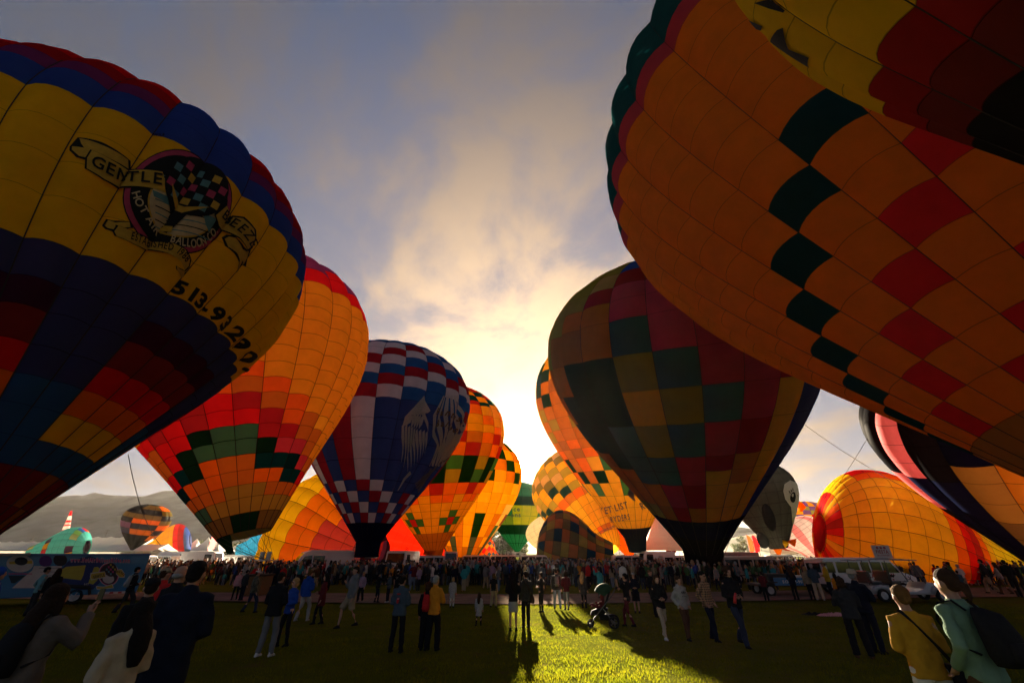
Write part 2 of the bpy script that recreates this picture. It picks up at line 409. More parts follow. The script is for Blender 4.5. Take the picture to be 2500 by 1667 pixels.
def skirt(root, b, drop, r1, col, scoop=None, sides=1.0):
    """nomex skirt hanging from the mouth"""
    M = MB(); th = np.linspace(0, 2*math.pi, 29)[:-1]; r0 = float(b.prof(np.array([0.0]))[0])
    ring = lambda r, d: [b.m-b.a*d+(math.cos(x)*b.e1+math.sin(x)*b.e2)*r*(1+.02*math.sin(9*x))-b.org for x in th]
    M.loft([ring(r0*.99, -.02), ring(r0*.97+(r1-r0)*.3, drop*.33), ring(r0*.97+(r1-r0)*.6, drop*.66), ring(r1, drop)], cap=False)
    M.build('skirt', fabric(col), root, smooth=True)
WICKER = pmat('wicker', (.20, .105, .04), .8, .2, var=.35, scale=25, bump=.5, bscale=60)
STEEL = pmat('burner_steel', (.35, .35, .36), .35, .5, .9)
SUEDE = pmat('suede_trim', (.05, .03, .02), .9, .2)
def rig(root, b, at, ncab=12, bw=1.3):
    """basket on the ground under the mouth, burner frame and the cables up to the mouth"""
    at = np.array(at, float); o = b.org
    lo = lambda p: tuple(np.array(p)-o)
    M = MB(); M.box(lo((at[0], at[1], at[2]+.6)), (bw, bw*1.2, 1.1), taper=1.04); M.build('basket', WICKER, root, bevel=.06)
    M = MB(); M.box(lo((at[0], at[1], at[2]+1.17)), (bw+.16, bw*1.2+.16, .12)); M.build('basket_rim', SUEDE, root, bevel=.04)
    for sx in (-1, 1):
        for sy in (-1, 1):
            M = MB(); M.tube([lo((at[0]+sx*bw*.45, at[1]+sy*bw*.55, at[2]+1.15)), lo((at[0]+sx*bw*.38, at[1]+sy*bw*.45, at[2]+2.0))], .03, 6); M.build('upright', SUEDE, root)
    M = MB(); M.box(lo((at[0], at[1], at[2]+2.0)), (bw*.8, bw*.95, .07)); M.tube([lo((at[0]-.22, at[1], at[2]+1.95)), lo((at[0]-.22, at[1], at[2]+2.5))], .15, 10); M.tube([lo((at[0]+.22, at[1], at[2]+1.95)), lo((at[0]+.22, at[1], at[2]+2.5))], .15, 10)
    M.build('burner', STEEL, root)
    r0 = float(b.prof(np.array([0.0]))[0])
    for i in range(ncab):
        x = 2*math.pi*i/ncab; p = b.m+(math.cos(x)*b.e1+math.sin(x)*b.e2)*r0
        q = np.array((at[0]+(bw*.38 if math.cos(x+.4) > 0 else -bw*.38), at[1]+(bw*.45 if math.sin(x+.4) > 0 else -bw*.45), at[2]+2.0))
        M = MB(); M.tube([lo(p), lo((p+q)/2+np.array((0, 0, -.06))), lo(q)], .012, 4); M.build('cable', ROPE, root)

# ---- lettering and printed emblems laid on the cloth
_tc = {}
def glyph(ch, bold=0.0, shear=0.0):
    key = (ch, bold, shear)
    if key in _tc: return _tc[key]
    cu = bpy.data.curves.new('glyph', 'FONT'); cu.body = ch; cu.offset = bold; cu.shear = shear; cu.resolution_u = 3
    o = bpy.data.objects.new('glyph', cu); COL.objects.link(o)
    me = o.to_mesh(); v = np.array([tuple(x.co)[:2] for x in me.vertices]).reshape(-1, 2); f = [tuple(p.vertices) for p in me.polygons]
    o.to_mesh_clear(); bpy.data.objects.remove(o); bpy.data.curves.remove(cu)
    if len(v) == 0: v = np.zeros((0, 2))
    v = v/.729
    _tc[key] = (v, f); return v, f
ADV = {' ': .38, 'I': .36, '1': .55, '.': .3, '-': .42, 'i': .3, 'l': .3, 'W': 1.1, 'M': 1.05, 'w': .95, 'm': 1.05}
def text_path(s, path, h, bold=.02, shear=0.0, squeeze=1.0, stretch=True):
    """letters of cap height h set along a polyline whose points run from the first letter's foot to the last; up is to the left of travel with y down"""
    path = np.array(path, float); seg = np.linalg.norm(np.diff(path, axis=0), axis=1); cum = np.concatenate([[0], np.cumsum(seg)])
    w = []
    for c in s:
        v, f = glyph(c, bold, shear); w.append((v[:, 0].max()+.14) if len(v) else .42)
    tot = sum(w); unit = cum[-1]/tot if stretch else h*squeeze
    V = []; F = []; x = 0
    for c, ww in zip(s, w):
        v, f = glyph(c, bold, shear)
        mid = np.clip((x+ww/2)*unit, 0, cum[-1]); i = min(np.searchsorted(cum, mid, side='right')-1, len(seg)-1); i = max(i, 0)
        k = (mid-cum[i])/max(seg[i], 1e-6); p = path[i]+(path[i+1]-path[i])*k
        e = .35*ww*unit; a_ = np.array([np.interp(mid-e, cum, path[:, 0]), np.interp(mid-e, cum, path[:, 1])]); b_ = np.array([np.interp(mid+e, cum, path[:, 0]), np.interp(mid+e, cum, path[:, 1])])
        d = b_-a_; d = d/max(np.linalg.norm(d), 1e-6); up = np.array([d[1], -d[0]])
        if len(v):
            off = len(V); q = p+np.outer((v[:, 0]-ww/2+.05)*unit, d)+np.outer(v[:, 1]*h, up)
            V += [tuple(z) for z in q]; F += [tuple(off+j for j in ff) for ff in f]
        x += ww
    return V, F
def text_decals(name, b, parent, s, path, h, bold, mat, lift, maxe):
    for i, c in enumerate(s):
        V, F = text_path(s, path, h, bold); n0 = sum(len(glyph(q, bold, 0.0)[0]) for q in s[:i]); n1 = n0+len(glyph(c, bold, 0.0)[0])
        F = [tuple(k-n0 for k in f) for f in F if n0 <= f[0] < n1]; decal(name, b, parent, (V[n0:n1], F), mat, lift, maxe)
def poly2(pts):
    return [tuple(p) for p in pts], [tuple(range(len(pts)))]
def ellipse(cx, cy_, rx, ry, rot=0, n=40):
    a = np.linspace(0, 2*math.pi, n+1)[:-1]; c, s = math.cos(rot), math.sin(rot)
    return [(cx+rx*math.cos(x)*c-ry*math.sin(x)*s, cy_+rx*math.cos(x)*s+ry*math.sin(x)*c) for x in a]
def fine2d(V, F, maxe):
    bm = bmesh.new(); vs_ = [bm.verts.new((p[0], p[1], 0)) for p in V]
    for q in F:
        try: bm.faces.new([vs_[i] for i in q])
        except ValueError: pass
    bmesh.ops.triangulate(bm, faces=bm.faces)
    for _ in range(6):
        es = [e for e in bm.edges if e.calc_length() > maxe]
        if not es: break
        bmesh.ops.subdivide_edges(bm, edges=es, cuts=1); bmesh.ops.triangulate(bm, faces=[f for f in bm.faces if len(f.verts) > 3])
    bm.verts.index_update(); v = np.array([(x.co.x, x.co.y) for x in bm.verts]).reshape(-1, 2); f = [tuple(y.index for y in x.verts) for x in bm.faces]; bm.free()
    return v, f
def decal(name, b, parent, VF, mat, lift=.03, maxe=9.0):
    v, f = fine2d(*VF, maxe)
    if len(v) == 0: return None
    th, t = b.from_px(v)
    P = b.P(th, t)+b.n(th, t)*lift-b.org
    return link(name, mesh(name, P, f, True), parent, (mat,))
# ------------------------------------------------------------------ the balloons themselves
INK = pmat('printed_ink_black', (.012, .010, .009), .85, .15, trans=.15)
PINKINK = pmat('printed_ink_pink', (.45, .05, .10), .85, .15, trans=.25)
GOLDINK = pmat('printed_ink_gold', (.62, .33, .04), .85, .15, trans=.3)
TEALINK = pmat('printed_ink_teal', (.10, .20, .20), .85, .15, trans=.25)
CREAMINK = pmat('printed_ink_cream', (.60, .42, .22), .85, .15, trans=.3)
WHITEINK = pmat('printed_ink_white', (.62, .58, .52), .85, .15, trans=.25)
BRONZEINK = pmat('printed_ink_bronze', (.22, .12, .04), .85, .15, trans=.2)
REDINK = pmat('printed_ink_red', (.45, .05, .02), .85, .15, trans=.25)
GREYINK = pmat('printed_ink_grey', (.16, .15, .14), .85, .15, trans=.2)

# B1: yellow and blue balloon with the emblem -----------------------------------
B1 = Balloon([-19.58,14.91,2.42], [-.12,.115,.986], 8.8, 2.467, .8, N=30, bulge=.18, mr=.15)
rows1 = [0,.045,.093,.13,.17,.208,.248,.293,.331,.383,.45,.51,.57,.636,.70,.739,.784,.86,.985]
def col1(g, j):
    t = rows1[j]; m = g % 6
    if t < .093: return 'maroon' if (g+j) % 5 else 'brown'
    if .383 <= t < .636: return 'yellow'
    if m in (0, 1):
        return 'mblue' if t < .208 else 'navy' if t < .383 else 'blue'
    for a, c in ((.13,'mblue'),(.17,'lgold'),(.208,'orange'),(.248,'red'),(.293,'maroon'),(.331,'dpurple'),(.383,'navy')):
        if t < a-.001: return c
    return 'blue' if t < .69 else 'purple' if t < .73 else 'dred' if t < .78 else 'red'
e1 = make_envelope('hot_air_balloon', B1, rows1, col1, 'big yellow and blue hot air balloon with GENTLE BREEZE emblem and phone number', seam=.008, tape=.035, nu=6, nv=3)
def A(L): return [(150+x*.2424, 320+y*.2424) for x, y in L]
def emblem(parent):
    em = lambda nm, pts, mat, lift, mx=8: decal(nm, B1, parent, poly2(pts), mat, lift, mx)
    tail = A([(175,88),(420,180),(690,310),(694,395),(650,395),(560,372),(300,205),(290,260),(255,355),(160,310),(92,215),(95,170),(215,215),(190,160)])
    def ribbon(out, inn):
        em('ribbon_outline', out, INK, .022); em('ribbon', inn, GOLDINK, .034)
    def shrink(p, k):
        c = np.mean(p, 0); d = [np.array(q)-c for q in p]; return [tuple(c+v*(1-k/max(np.linalg.norm(v), 1))) for v in d]
    # round badge
    oc = (150+1152*.2424, 320+742*.2424)
    em('badge_edge', ellipse(*oc, 131, 124, .25), INK, .030)
    em('badge_rim', ellipse(*oc, 128, 121, .25), PINKINK, .038)
    em('badge_ring', ellipse(oc[0]+1, oc[1], 116, 109, .25), INK, .046)
    ic = (oc[0]+8, oc[1]+10)
    em('badge_inner_edge', ellipse(*ic, 84, 76, .3), GOLDINK, .054)
    em('badge_sky', ellipse(*ic, 80, 72, .3), CREAMINK, .062)
    for k in range(9):
        y = -60+k*15; em('engraved_line', [(ic[0]-66, ic[1]+y-16), (ic[0]+66, ic[1]+y+16), (ic[0]+66, ic[1]+y+18.5), (ic[0]-66, ic[1]+y-13.5)], INK if k % 2 else TEALINK, .068)
    em('sky_patch', A([(890,640),(1040,690),(1060,760),(900,700)]), TEALINK, .070); em('sky_patch', A([(1380,860),(1520,900),(1440,1030),(1400,960)]), TEALINK, .070)
    # the little balloon drawn on it
    bc = (150+1318*.2424, 320+592*.2424)
    em('drawn_balloon', ellipse(*bc, 77, 71, .5), INK, .082)
    for i in range(-3, 4):
        for k in range(-3, 4):
            x, y = i*20, k*19
            if (x/66)**2+(y/60)**2 > .93 or (i+k) % 2: continue
            sx = math.sqrt(max(0, 1-(y/70)**2))
            c, s = math.cos(.5), math.sin(.5); X, Y = x*(.55+.45*sx), y
            q = [(X-8.5,Y-8.5),(X+8.5,Y-8.5),(X+8.5,Y+8.5),(X-8.5,Y+8.5)]
            em('drawn_panel', [(bc[0]+a*c-b*s, bc[1]+a*s+b*c) for a, b in q], [PINKINK, TEALINK, GOLDINK, TEALINK, PINKINK][(i*2+k) % 5], .092)
    em('drawn_throat', A([(1010,480),(1110,760),(1160,800),(1600,760),(1560,830),(1260,850),(1120,990),(1050,1050),(1000,1000),(1080,860),(1020,640)]), INK, .088)
    em('drawn_throat_light', A([(1075,560),(1160,740),(1230,790),(1440,800),(1200,850),(1130,800),(1085,680)]), GOLDINK, .094)
    em('drawn_basket', A([(1010,960),(1110,985),(1090,1045),(1000,1020)]), GOLDINK, .096)
    # ribbons
    em('ribbon_tail_outline', tail, INK, .030); em('ribbon_tail', shrink(tail, 7), GOLDINK, .040)
    g = A([(300,250),(480,330),(690,392),(860,430),(1010,462),(1035,560),(1050,668),(860,625),(590,592),(400,530),(240,440),(250,330)])
    em('ribbon_outline', g, INK, .060); em('ribbon', shrink(g, 5), GOLDINK, .074)
    br = A([(1600,752),(1690,860),(1800,888),(1890,1010),(1902,1090),(1870,1180),(1820,1215),(1740,1110),(1590,1005),(1520,950),(1480,860)])
    em('ribbon_outline', br, INK, .100); em('ribbon', shrink(br, 5), GOLDINK, .108)
    bt = A([(1600,1080),(1640,1055),(1700,1065),(1790,1180),(1850,1215),(1880,1190),(1878,1290),(1845,1372),(1812,1325),(1765,1432),(1755,1330),(1690,1250),(1610,1170)])
    em('ribbon_tail_outline', bt, INK, .030); em('ribbon_tail', shrink(bt, 6.5), GOLDINK, .040)
    es = A([(545,985),(700,1040),(940,1108),(1110,1150),(1220,1215),(1278,1300),(1270,1370),(1225,1415),(1170,1330),(1050,1260),(880,1212),(690,1160),(520,1090),(505,1040)])
    em('ribbon_outline', es, INK, .060); em('ribbon', shrink(es, 5), GOLDINK, .074)
    et = A([(455,900),(520,930),(690,950),(698,1010),(640,1020),(560,985),(520,1050),(440,1010),(412,965),(500,965)])
    em('ribbon_tail_outline', et, INK, .030); em('ribbon_tail', shrink(et, 6), GOLDINK, .040)
    e2_ = A([(1115,1370),(1160,1390),(1240,1410),(1235,1470),(1210,1490),(1180,1440),(1120,1405)])
    em('ribbon_tail_outline', e2_, INK, .030); em('ribbon_tail', shrink(e2_, 3), GOLDINK, .040)
    T = lambda nm, s, path, h, mat, lift, bold=.02, sh=0.0: decal(nm, B1, parent, text_path(s, A(path), h*.2424, bold, sh), mat, lift, 4)
    T('lettering', 'GENTLE', [(285,405),(420,462),(600,520),(800,560),(985,590)], 112, INK, .11, .015)
    T('lettering', 'BREEZE', [(1535,872),(1620,930),(1700,1000),(1770,1085),(1835,1185)], 96, INK, .18, .012)
    T('lettering', 'HOT AIR', [(700,650),(722,760),(790,880),(860,970),(950,1060)], 78, CREAMINK, .060, .02)
    T('lettering', 'BALLOON CO.', [(1062,1135),(1170,1178),(1290,1190),(1400,1160),(1490,1095),(1565,1010)], 84, CREAMINK, .060, .02)
    T('lettering', 'ESTABLISHED', [(665,1115),(800,1150),(950,1190),(1085,1232)], 74, INK, .088, .015)
    T('lettering', '1988', [(1105,1240),(1160,1285),(1215,1335)], 76, INK, .088, .015)
    T('registration', 'N65LB', [(925,52),(1030,82)], 30, INK, .03, .03)
emblem(e1)
def C2(L): return [(x*.4464, 500+y*.4464) for x, y in L]
text_decals('phone_digit', B1, e1, '513-932907', C2([(930,470),(1095,590),(1215,700),(1283,800),(1318,880),(1320,945)]), 36, .045, INK, .09, 2.2)

# B2: gold balloon with red, green and orange panels -----------------------------
B2 = Balloon([-17.15,28.37,3.14], [-.271,-.019,.962], 8.8, 2.41, 1.05, N=25, bulge=.15, pillow=.014, mr=.17)
rows2 = [.0,.045,.083,.115,.15,.188,.226,.261,.298,.338,.376,.416,.46,.506,.549,.594,.639,.69,.75,.80,.86,.985]
tab2 = {  # row: colours from gore -5 on
 0:['dolive']*4+['dgreen','dgreen','dgreen','dolive','dolive','dolive','dolive'], 1:['green','green','olive','olive','olive','olive','olive','olive','olive','olive','olive'],
 2:['rust','rust','rust','rust','olive','olive','olive','rust','rust','rust','orange'], 3:['dteal','orange','rust','orange','rust','rust','orange','orange','teal','teal','red'],
 4:['red','teal','dgreen','orange','rust','rust','teal','teal','dteal','crimson','rust'], 5:['rust','red','dgreen','green','green','green','dgreen','crimson','crimson','rust','gold'],
 6:['rust','red','red','dgreen','green','green','dred','dred','rust','rust','gold'], 7:['red','dred','red','dred','red','red','dred','orr','rust','lgold','gold'],
 8:['gold','red','dred','dred','red','dred','rust','orr','gold','gold','gold'], 9:['gold','orr','orr','red','orr','rust','orr','gold','gold','gold','gold'],
 10:['gold','gold','gold','orr','gold','orr','gold','gold','gold','gold','gold']}
def col2(g, j):
    if j in tab2: 
        L = tab2[j]; i = g+5
        return L[i] if 0 <= i < len(L) else L[-1 if i > 0 else 0]
    return 'gold' if rows2[j] < .69 else 'red' if rows2[j] < .75 or (rows2[j] < .80 and g % 2) else 'purple'
e2b = make_envelope('hot_air_balloon', B2, rows2, col2, 'gold hot air balloon with red, green and orange stepped panels near its mouth', seam=.022, tape=.035, nu=5, nv=4, cap='purple')
bb = B2.m; bas2 = (bb[0]+1.6, bb[1]+.3, -.3)
def scoop(b, root, tip, w0, w1, col):
    M = MB(); r0 = float(b.prof(np.array([0.0]))[0]); L_ = []
    for i in range(9):
        x = w0+(w1-w0)*i/8; L_.append(b.m+(math.cos(x)*b.e1+math.sin(x)*b.e2)*r0-b.org)
    tip = np.array(tip)-b.org; v = []; f = []
    for k in range(6):
        u = k/5
        for i, p in enumerate(L_):
            c = (i/8-.5); q = p*(1-u)+(tip+np.array((c*.5, 0, 0)))*u; q = q+np.array((0, .35*math.sin(u*3)*(1-4*c*c), -.12*math.sin(u*3.1)*(1-4*c*c))); v.append(q)
    for k in range(5):
        for i in range(8): f.append((k*9+i, k*9+i+1, (k+1)*9+i+1, (k+1)*9+i))
    M.add(v, f); M.build('scoop', fabric(col), root, smooth=True)
scoop(B2, e2b, at_depth(563, 1352, B2.m[1]), -2.2, -.5, 'dgreen')
rig(e2b, B2, bas2, 14, 1.05)

# B3: blue, red and white balloon with wings ---------------------------------------
B3 = Balloon([-13.53,41.98,3.09], [-.016,.01,1.0], 8.8, 2.267, 1.15, N=24, bulge=.15, mr=.13)
rows3 = [0,.073,.113,.155,.198,.241,.32,.40,.48,.564,.622,.674,.724,.779,.827,.88,.985]
top3 = {-2:'RWBRWW', -1:'RBWRWW', 0:'WRBWRW', 1:'BWRBWR', 2:'BBWRBW', 3:'BWRBWB', 4:'BBWRBB'}
cc3 = dict(W='white', R='dred', B='mblue')
def col3(g, j):
    t = rows3[j]
    if t < .073: return 'dnavy'
    if t < .241:
        r = 4-j
        if r == 0 and g > 1: return 'navy'
        return ('white', 'navy', 'dred')[(g-r) % 3]
    if t < .564:
        if g in (-1,): return 'white'
        if 0 <= g <= 5: return 'navy'
        return ('dred', 'navy', 'dred', 'white')[(-g-2) % 4]
    if t < .88:
        s_ = top3.get(g, 'BWRBWR'[g % 3:]+'BWR'); return cc3[s_[(j-9) % 6]]
    return 'mblue'
e3 = make_envelope('hot_air_balloon', B3, rows3, col3, 'blue, red and white checked hot air balloon with white winged emblem', seam=.025, tape=.04, nu=4, nv=3, cap='mblue')
skirt(e3, B3, 1.5, 1.25, 'dnavy')
scoop(B3, e3, at_depth(885, 1353, B3.m[1]), -1.9, .4, 'black')
rig(e3, B3, (B3.m[0]+.4, B3.m[1]+.5, -.3), 10)
def C5(L): return [(860+x*.3635, 800+y*.3635) for x, y in L]
def wings(parent):
    em = lambda nm, pts, mat, lift=.05: decal(nm, B3, parent, poly2(C5(pts)), mat, lift, 6)
    em('wing_feather', [(350,600),(480,455),(500,520),(515,560),(500,575),(478,480),(385,575),(400,590)], WHITEINK)
    em('wing_feather', [(332,668),(350,600),(400,592),(385,640),(360,655)], WHITEINK)
    em('wing_feather', [(470,520),(500,640),(498,700),(484,640),(462,560)], WHITEINK)
    for i in range(9):
        x = 330+i*19; y0 = 660+i*6; ln = 300-abs(i-2)*26
        em('wing_feather', [(x,y0),(x+14,y0-14),(x+12,y0+ln*.45),(x+6,y0+ln*.75),(x-6+i*1.5,y0+ln),(x+1,y0+ln*.6),(x-4,y0+ln*.3)], WHITEINK)
    for i in range(4):
        x = 395+i*20; em('wing_feather', [(x,600+i*2),(x+34,560+i*6),(x+22,610),(x+10,650),(x-10,680)], WHITEINK)
    for i in range(6):
        x = 530+i*38; sp = .8+.06*i
        em('drawn_gore', [(600+i*16,462),(612+i*16,455),(x+22,600),(x+26,720),(570+i*22,800),(520+i*14,930),(514+i*14,925),(555+i*20,790),(x,700),(x,590)], WHITEINK)
    em('wing_tip_line', [(390,980),(350,1020),(310,1085),(300,1095),(340,1010),(380,960)], WHITEINK)
    for i in range(5):
        em('tail_line', [(640-i*30,860+i*20),(646-i*30,866+i*20),(420+i*6,1050+i*14),(412+i*6,1046+i*14)], GREYINK)
    decal('lettering', B3, parent, text_path('Fantasy', C5([(545,585),(620,590),(740,650)]), 17, .03, .3), BRONZEINK, .09, 6)
    decal('lettering', B3, parent, text_path('Balloon', C5([(555,660),(610,665),(700,720)]), 17, .03, .3), BRONZEINK, .09, 6)
wings(e3)

# B4: yellow balloon with teal and red blocks and cross motifs ------------------------
B4 = Balloon([-9.24,53.16,2.5], [-.061,-.1,.993], 8.8, 2.275, 1.33, N=24, roll=2, bulge=.16, mr=.13)
rows4 = [0,.045,.093,.133,.173,.21,.25,.291,.351,.42,.49,.56,.62,.664,.72,.78,.805,.845,.88,.92,.985]
def col4(g, j):
    t = rows4[j]
    if t < .09: return 'brown'
    if t < .25:
        q = (g+2) % 5; r = {.093:0, .133:1, .173:2, .21:3}.get(t, 3)
        cx = (g % 5) - 2
        if r == 1: return 'dred' if cx == 0 else 'green' if abs(cx) == 1 else 'gold'
        if r in (0, 2): return 'green' if cx == 0 else 'gold'
        return 'gold'
    if t < .291: return ('orange', 'orr', 'gold')[(g+j) % 3]
    if t < .35: return ('orr', 'dred', 'orange')[(g+j) % 3]
    if t < .49: return ('dgreen', 'olive', 'dgreen', 'green')[(g+j*2) % 4]
    if t < .62: return ('dred', 'rust', 'orange')[(g+j) % 3]
    if t < .78: return ('gold', 'orange', 'gold')[(g+j) % 3]
    return ('teal', 'dred', 'teal', 'gold')[(g//1+j) % 4]
e4 = make_envelope('hot_air_balloon', B4, rows4, col4, 'yellow hot air balloon with green and red cross motifs, left of the sun', seam=.03, tape=.035, nu=3, nv=2, cap='gold')
skirt(e4, B4, 1.4, 1.2, 'brown')
scoop(B4, e4, at_depth(1035, 1353, B4.m[1]), -2.2, .2, 'brown')

# B5: balloon with broad vertical stripes near its mouth ---------------------------------
B5 = Balloon([-7.82,71.53,.1], [.039,-.066,.997], 8.8, 2.359, 1.3, N=24, roll=4, bulge=.14, mr=.14)
rows5 = [0,.08,.15,.22,.30,.38,.45,.52,.60,.68,.76,.84,.985]
def col5(g, j):
    t = rows5[j]
    if t < .15: return ('rust', 'brown', 'navy')[(g+j) % 3]
    if t < .22: return ('gold', 'navy', 'rust')[g % 3]
    if t < .38: return ('gold', 'dgreen', 'gold', 'rust')[g % 4] if g < 4 else ('purple', 'mblue', 'white')[(g+j) % 3]
    if t < .45: return 'gold' if g < 4 else 'white'
    if t < .60: return ('gold', 'lgold')[(g+j) % 2]
    return ('dgreen', 'gold', 'rust')[(g+j) % 3]
e5 = make_envelope('hot_air_balloon', B5, rows5, col5, 'hot air balloon with dark and yellow vertical stripes, just left below the sun', seam=.03, tape=.035, nu=3, nv=2, cap='gold')

# B8: green balloon below the sun ----------------------------------------------------------
B8 = Balloon([1.41,123.61,2.48], [.006,-.028,1.0], 8.8, 2.067, 1.5, N=20, bulge=.10, mr=.06)
rows8 = [0,.12,.24,.36,.48,.62,.74,.86,.985]
e8 = make_envelope('hot_air_balloon', B8, rows8, lambda g, j: ('yellow' if 0 <= g <= 2 and j in (3, 4) else 'dgreen' if j in (2, 5) else 'green' if j != 3 else 'olive'), 'small green hot air balloon with yellow lettered patch directly under the sun', seam=.09, tape=0, nu=3, nv=3, cap='green')
decal('lettering', B8, e8, text_path('ce', [(1253,1247),(1270,1247)], 11, .03), GREYINK, .1, 5)
decal('lettering', B8, e8, text_path('ons', [(1246,1261),(1272,1261)], 11, .03), GREYINK, .1, 5)

# B9: patchwork balloon right of the sun ------------------------------------------------------
B9 = Balloon([13.09,30.87,2.43], [-.094,-.334,.938], 8.8, 2.334, 1.4, N=24, roll=1, bulge=.17, pillow=.006, mr=.15)
rows9 = [0,.06,.128,.178,.256,.30,.346,.441,.539,.639,.739,.80,.85,.902,.985]
tab9 = {  # from row .128 upward
 -7:['olive','olive','rust','rust','rust','brown','olive','olive','olive','olive','olive','olive'], -6:['olive','rust','rust','brown','brown','brown','olive','olive','olive','olive','olive','olive'],
 -5:['olive','rust','brown','brown','dgreen','rust','rust','olive','olive','olive','olive','olive'], -4:['olive','rust','rust','brown','dgreen','dgreen','rust','brown','olive','olive','olive','olive'],
 -3:['olive','rust','rust','dgreen','dgreen','dgreen','dgreen','brown','rust','olive','olive','olive'], -2:['brown','rust','slate','slate','slate','dgreen','dgreen','rust','rust','dred','tan','olive'],
 -1:['dred','crimson','slate','slate','olive','gold','olive','slate','magenta','magenta','dred','blue'], 0:['rust','dred','crimson','crimson','slate','olive','slate','magenta','magenta','magenta','dred','tan'],
 1:['gold','gold','gold','dred','crimson','slate','crimson','crimson','dred','dred','rust','gold'], 2:['gold','gold','rust','rust','dred','crimson','crimson','dred','dred','rust','gold','gold'],
 3:['gold','gold','gold','gold','gold','gold','dred','dred','dred','rust','gold','gold'], 4:['navy']*12, 5:['navy']*12}
def col9(g, j):
    if j < 2: return 'black' if j == 0 else 'dnavy'
    L = tab9.get(g, tab9[-7] if g < 0 else tab9[5]); return L[min(j-2, 11)]
e9 = make_envelope('hot_air_balloon', B9, rows9, col9, 'patchwork hot air balloon of magenta, slate and olive panels, right of the sun', seam=.018, tape=.05, nu=6, nv=5, cap='olive')
skirt(e9, B9, 1.6, 1.75, 'black')
rig(e9, B9, (B9.m[0]+.3, B9.m[1]+1.0, -.3), 12)

# B10: yellow mouthed balloon with hand lettering ------------------------------------------------
B10 = Balloon([13.8,49.63,3.72], [-.069,-.16,.985], 9.5, 2.557, 1.4, N=26, roll=0, bulge=.14, mr=.13)
rows10 = [0,.045,.08,.138,.19,.246,.30,.36,.40,.44,.49,.54,.60,.66,.72,.78,.84,.90,.985]
def col10(g, j):
    t = rows10[j]
    if t < .045: return 'dnavy'
    if t < .19: return 'lgold'
    if t < .246: return 'lgold' if g % 3 else 'green'
    if t < .36: return ('dgreen', 'lgold', 'green')[(g+j) % 3] if g > -3 else ('orange', 'dgreen', 'rust')[(g+j) % 3]
    if t < .44: return ('rust', 'brown', 'orange')[(g+j) % 3]
    if t < .60: return ('olive', 'rust')[(g+j) % 2] if g % 3 else 'rust'
    if t < .72: return ('rust', 'brown', 'dgreen')[(g+j) % 3]
    return ('dteal', 'dgreen', 'gold')[(g+j) % 3]
e10 = make_envelope('hot_air_balloon', B10, rows10, col10, 'yellow mouthed hot air balloon with hand lettering, behind the patchwork balloon', seam=.03, tape=.035, nu=3, nv=2, cap='gold')
skirt(e10, B10, 2.0, 1.3, 'dnavy')
def C6(L): return [(1280+x*.2041, 1060+y*.2041) for x, y in L]
decal('lettering', B10, e10, text_path('BUKET LIST', C6([(800,985),(1000,940),(1180,890),(1250,870)]), 17, .02), GREYINK, .09, 4)
decal('lettering', B10, e10, text_path('RAINBOW RYDERS', C6([(720,1110),(1000,1060),(1130,1035),(1270,1010)]), 15, .02), GREYINK, .09, 4)
decal('lettering', B10, e10, text_path('RA', C6([(1400,900),(1510,845)]), 18, .03), GREYINK, .09, 4)
decal('tick_mark', B10, e10, poly2(C6([(1235,720),(1262,715),(1298,755),(1258,612),(1282,625),(1330,790),(1300,785)])), GREYINK, .09, 4)
# B10b: yellow balloon tilting, web address along its rim
B10b = Balloon([17.6,78.66,2.62], [-.346,.46,.817], 8.8, 2.342, 1.2, N=24, roll=0, bulge=.13, mr=.17)
rows10b = [0,.10,.145,.19,.25,.31,.376,.44,.50,.56,.63,.70,.78,.86,.985]
def col10b(g, j):
    t = rows10b[j]
    if t < .10: return 'lgold'
    if t < .145: return 'rust' if g in (1, 2) else 'orr' if g == 0 else 'lgold'
    if t < .376: return 'lgold' if g % 4 else 'gold'
    if t < .44: return ('orr', 'rust')[(g+j) % 2]
    if t < .56: return ('dteal', 'olive', 'gold')[(g+j) % 3]
    return ('tan', 'olive', 'gold', 'dolive')[(g+j) % 4]
e10b = make_envelope('hot_air_balloon', B10b, rows10b, col10b, 'yellow hot air balloon leaning over with a web address printed along its rim', seam=.035, tape=.035, nu=3, nv=2, cap='olive')
decal('lettering', B10b, e10b, text_path('rainbowryders.com', C6([(815,1240),(950,1165),(1080,1110)]), 9, .03), GREYINK, .07, 3)

# B11: orange checked balloon -------------------------------------------------------------------------
B11 = Balloon([17.14,9.55,2.16], [-.041,.182,.982], 11, 2.594, 1.15, N=30, roll=0, bulge=.15, pillow=.006, mr=.12)
rows11 = [0,.04,.08,.12,.153,.185,.221,.256,.293,.331,.368,.409,.449,.491,.534,.575,.615,.65,.71,.77,.84,.985]
def col11(g, j):
    if j < 3: return 'brown'
    q = j-g
    if rows11[j] >= .65: return 'teal'
    if rows11[j] >= .615: return 'crimson'
    if q == 10 or q == 3: return 'dteal'
    if q in (7, 4): return 'red' if (q == 7 or g >= -2) else 'orange'
    if j == 3: return 'orange'
    return 'orange'
e11 = make_envelope('hot_air_balloon', B11, rows11, col11, 'huge orange hot air balloon with diagonal dark green and red checks', seam=.012, tape=.026, nu=6, nv=4, cap='teal')
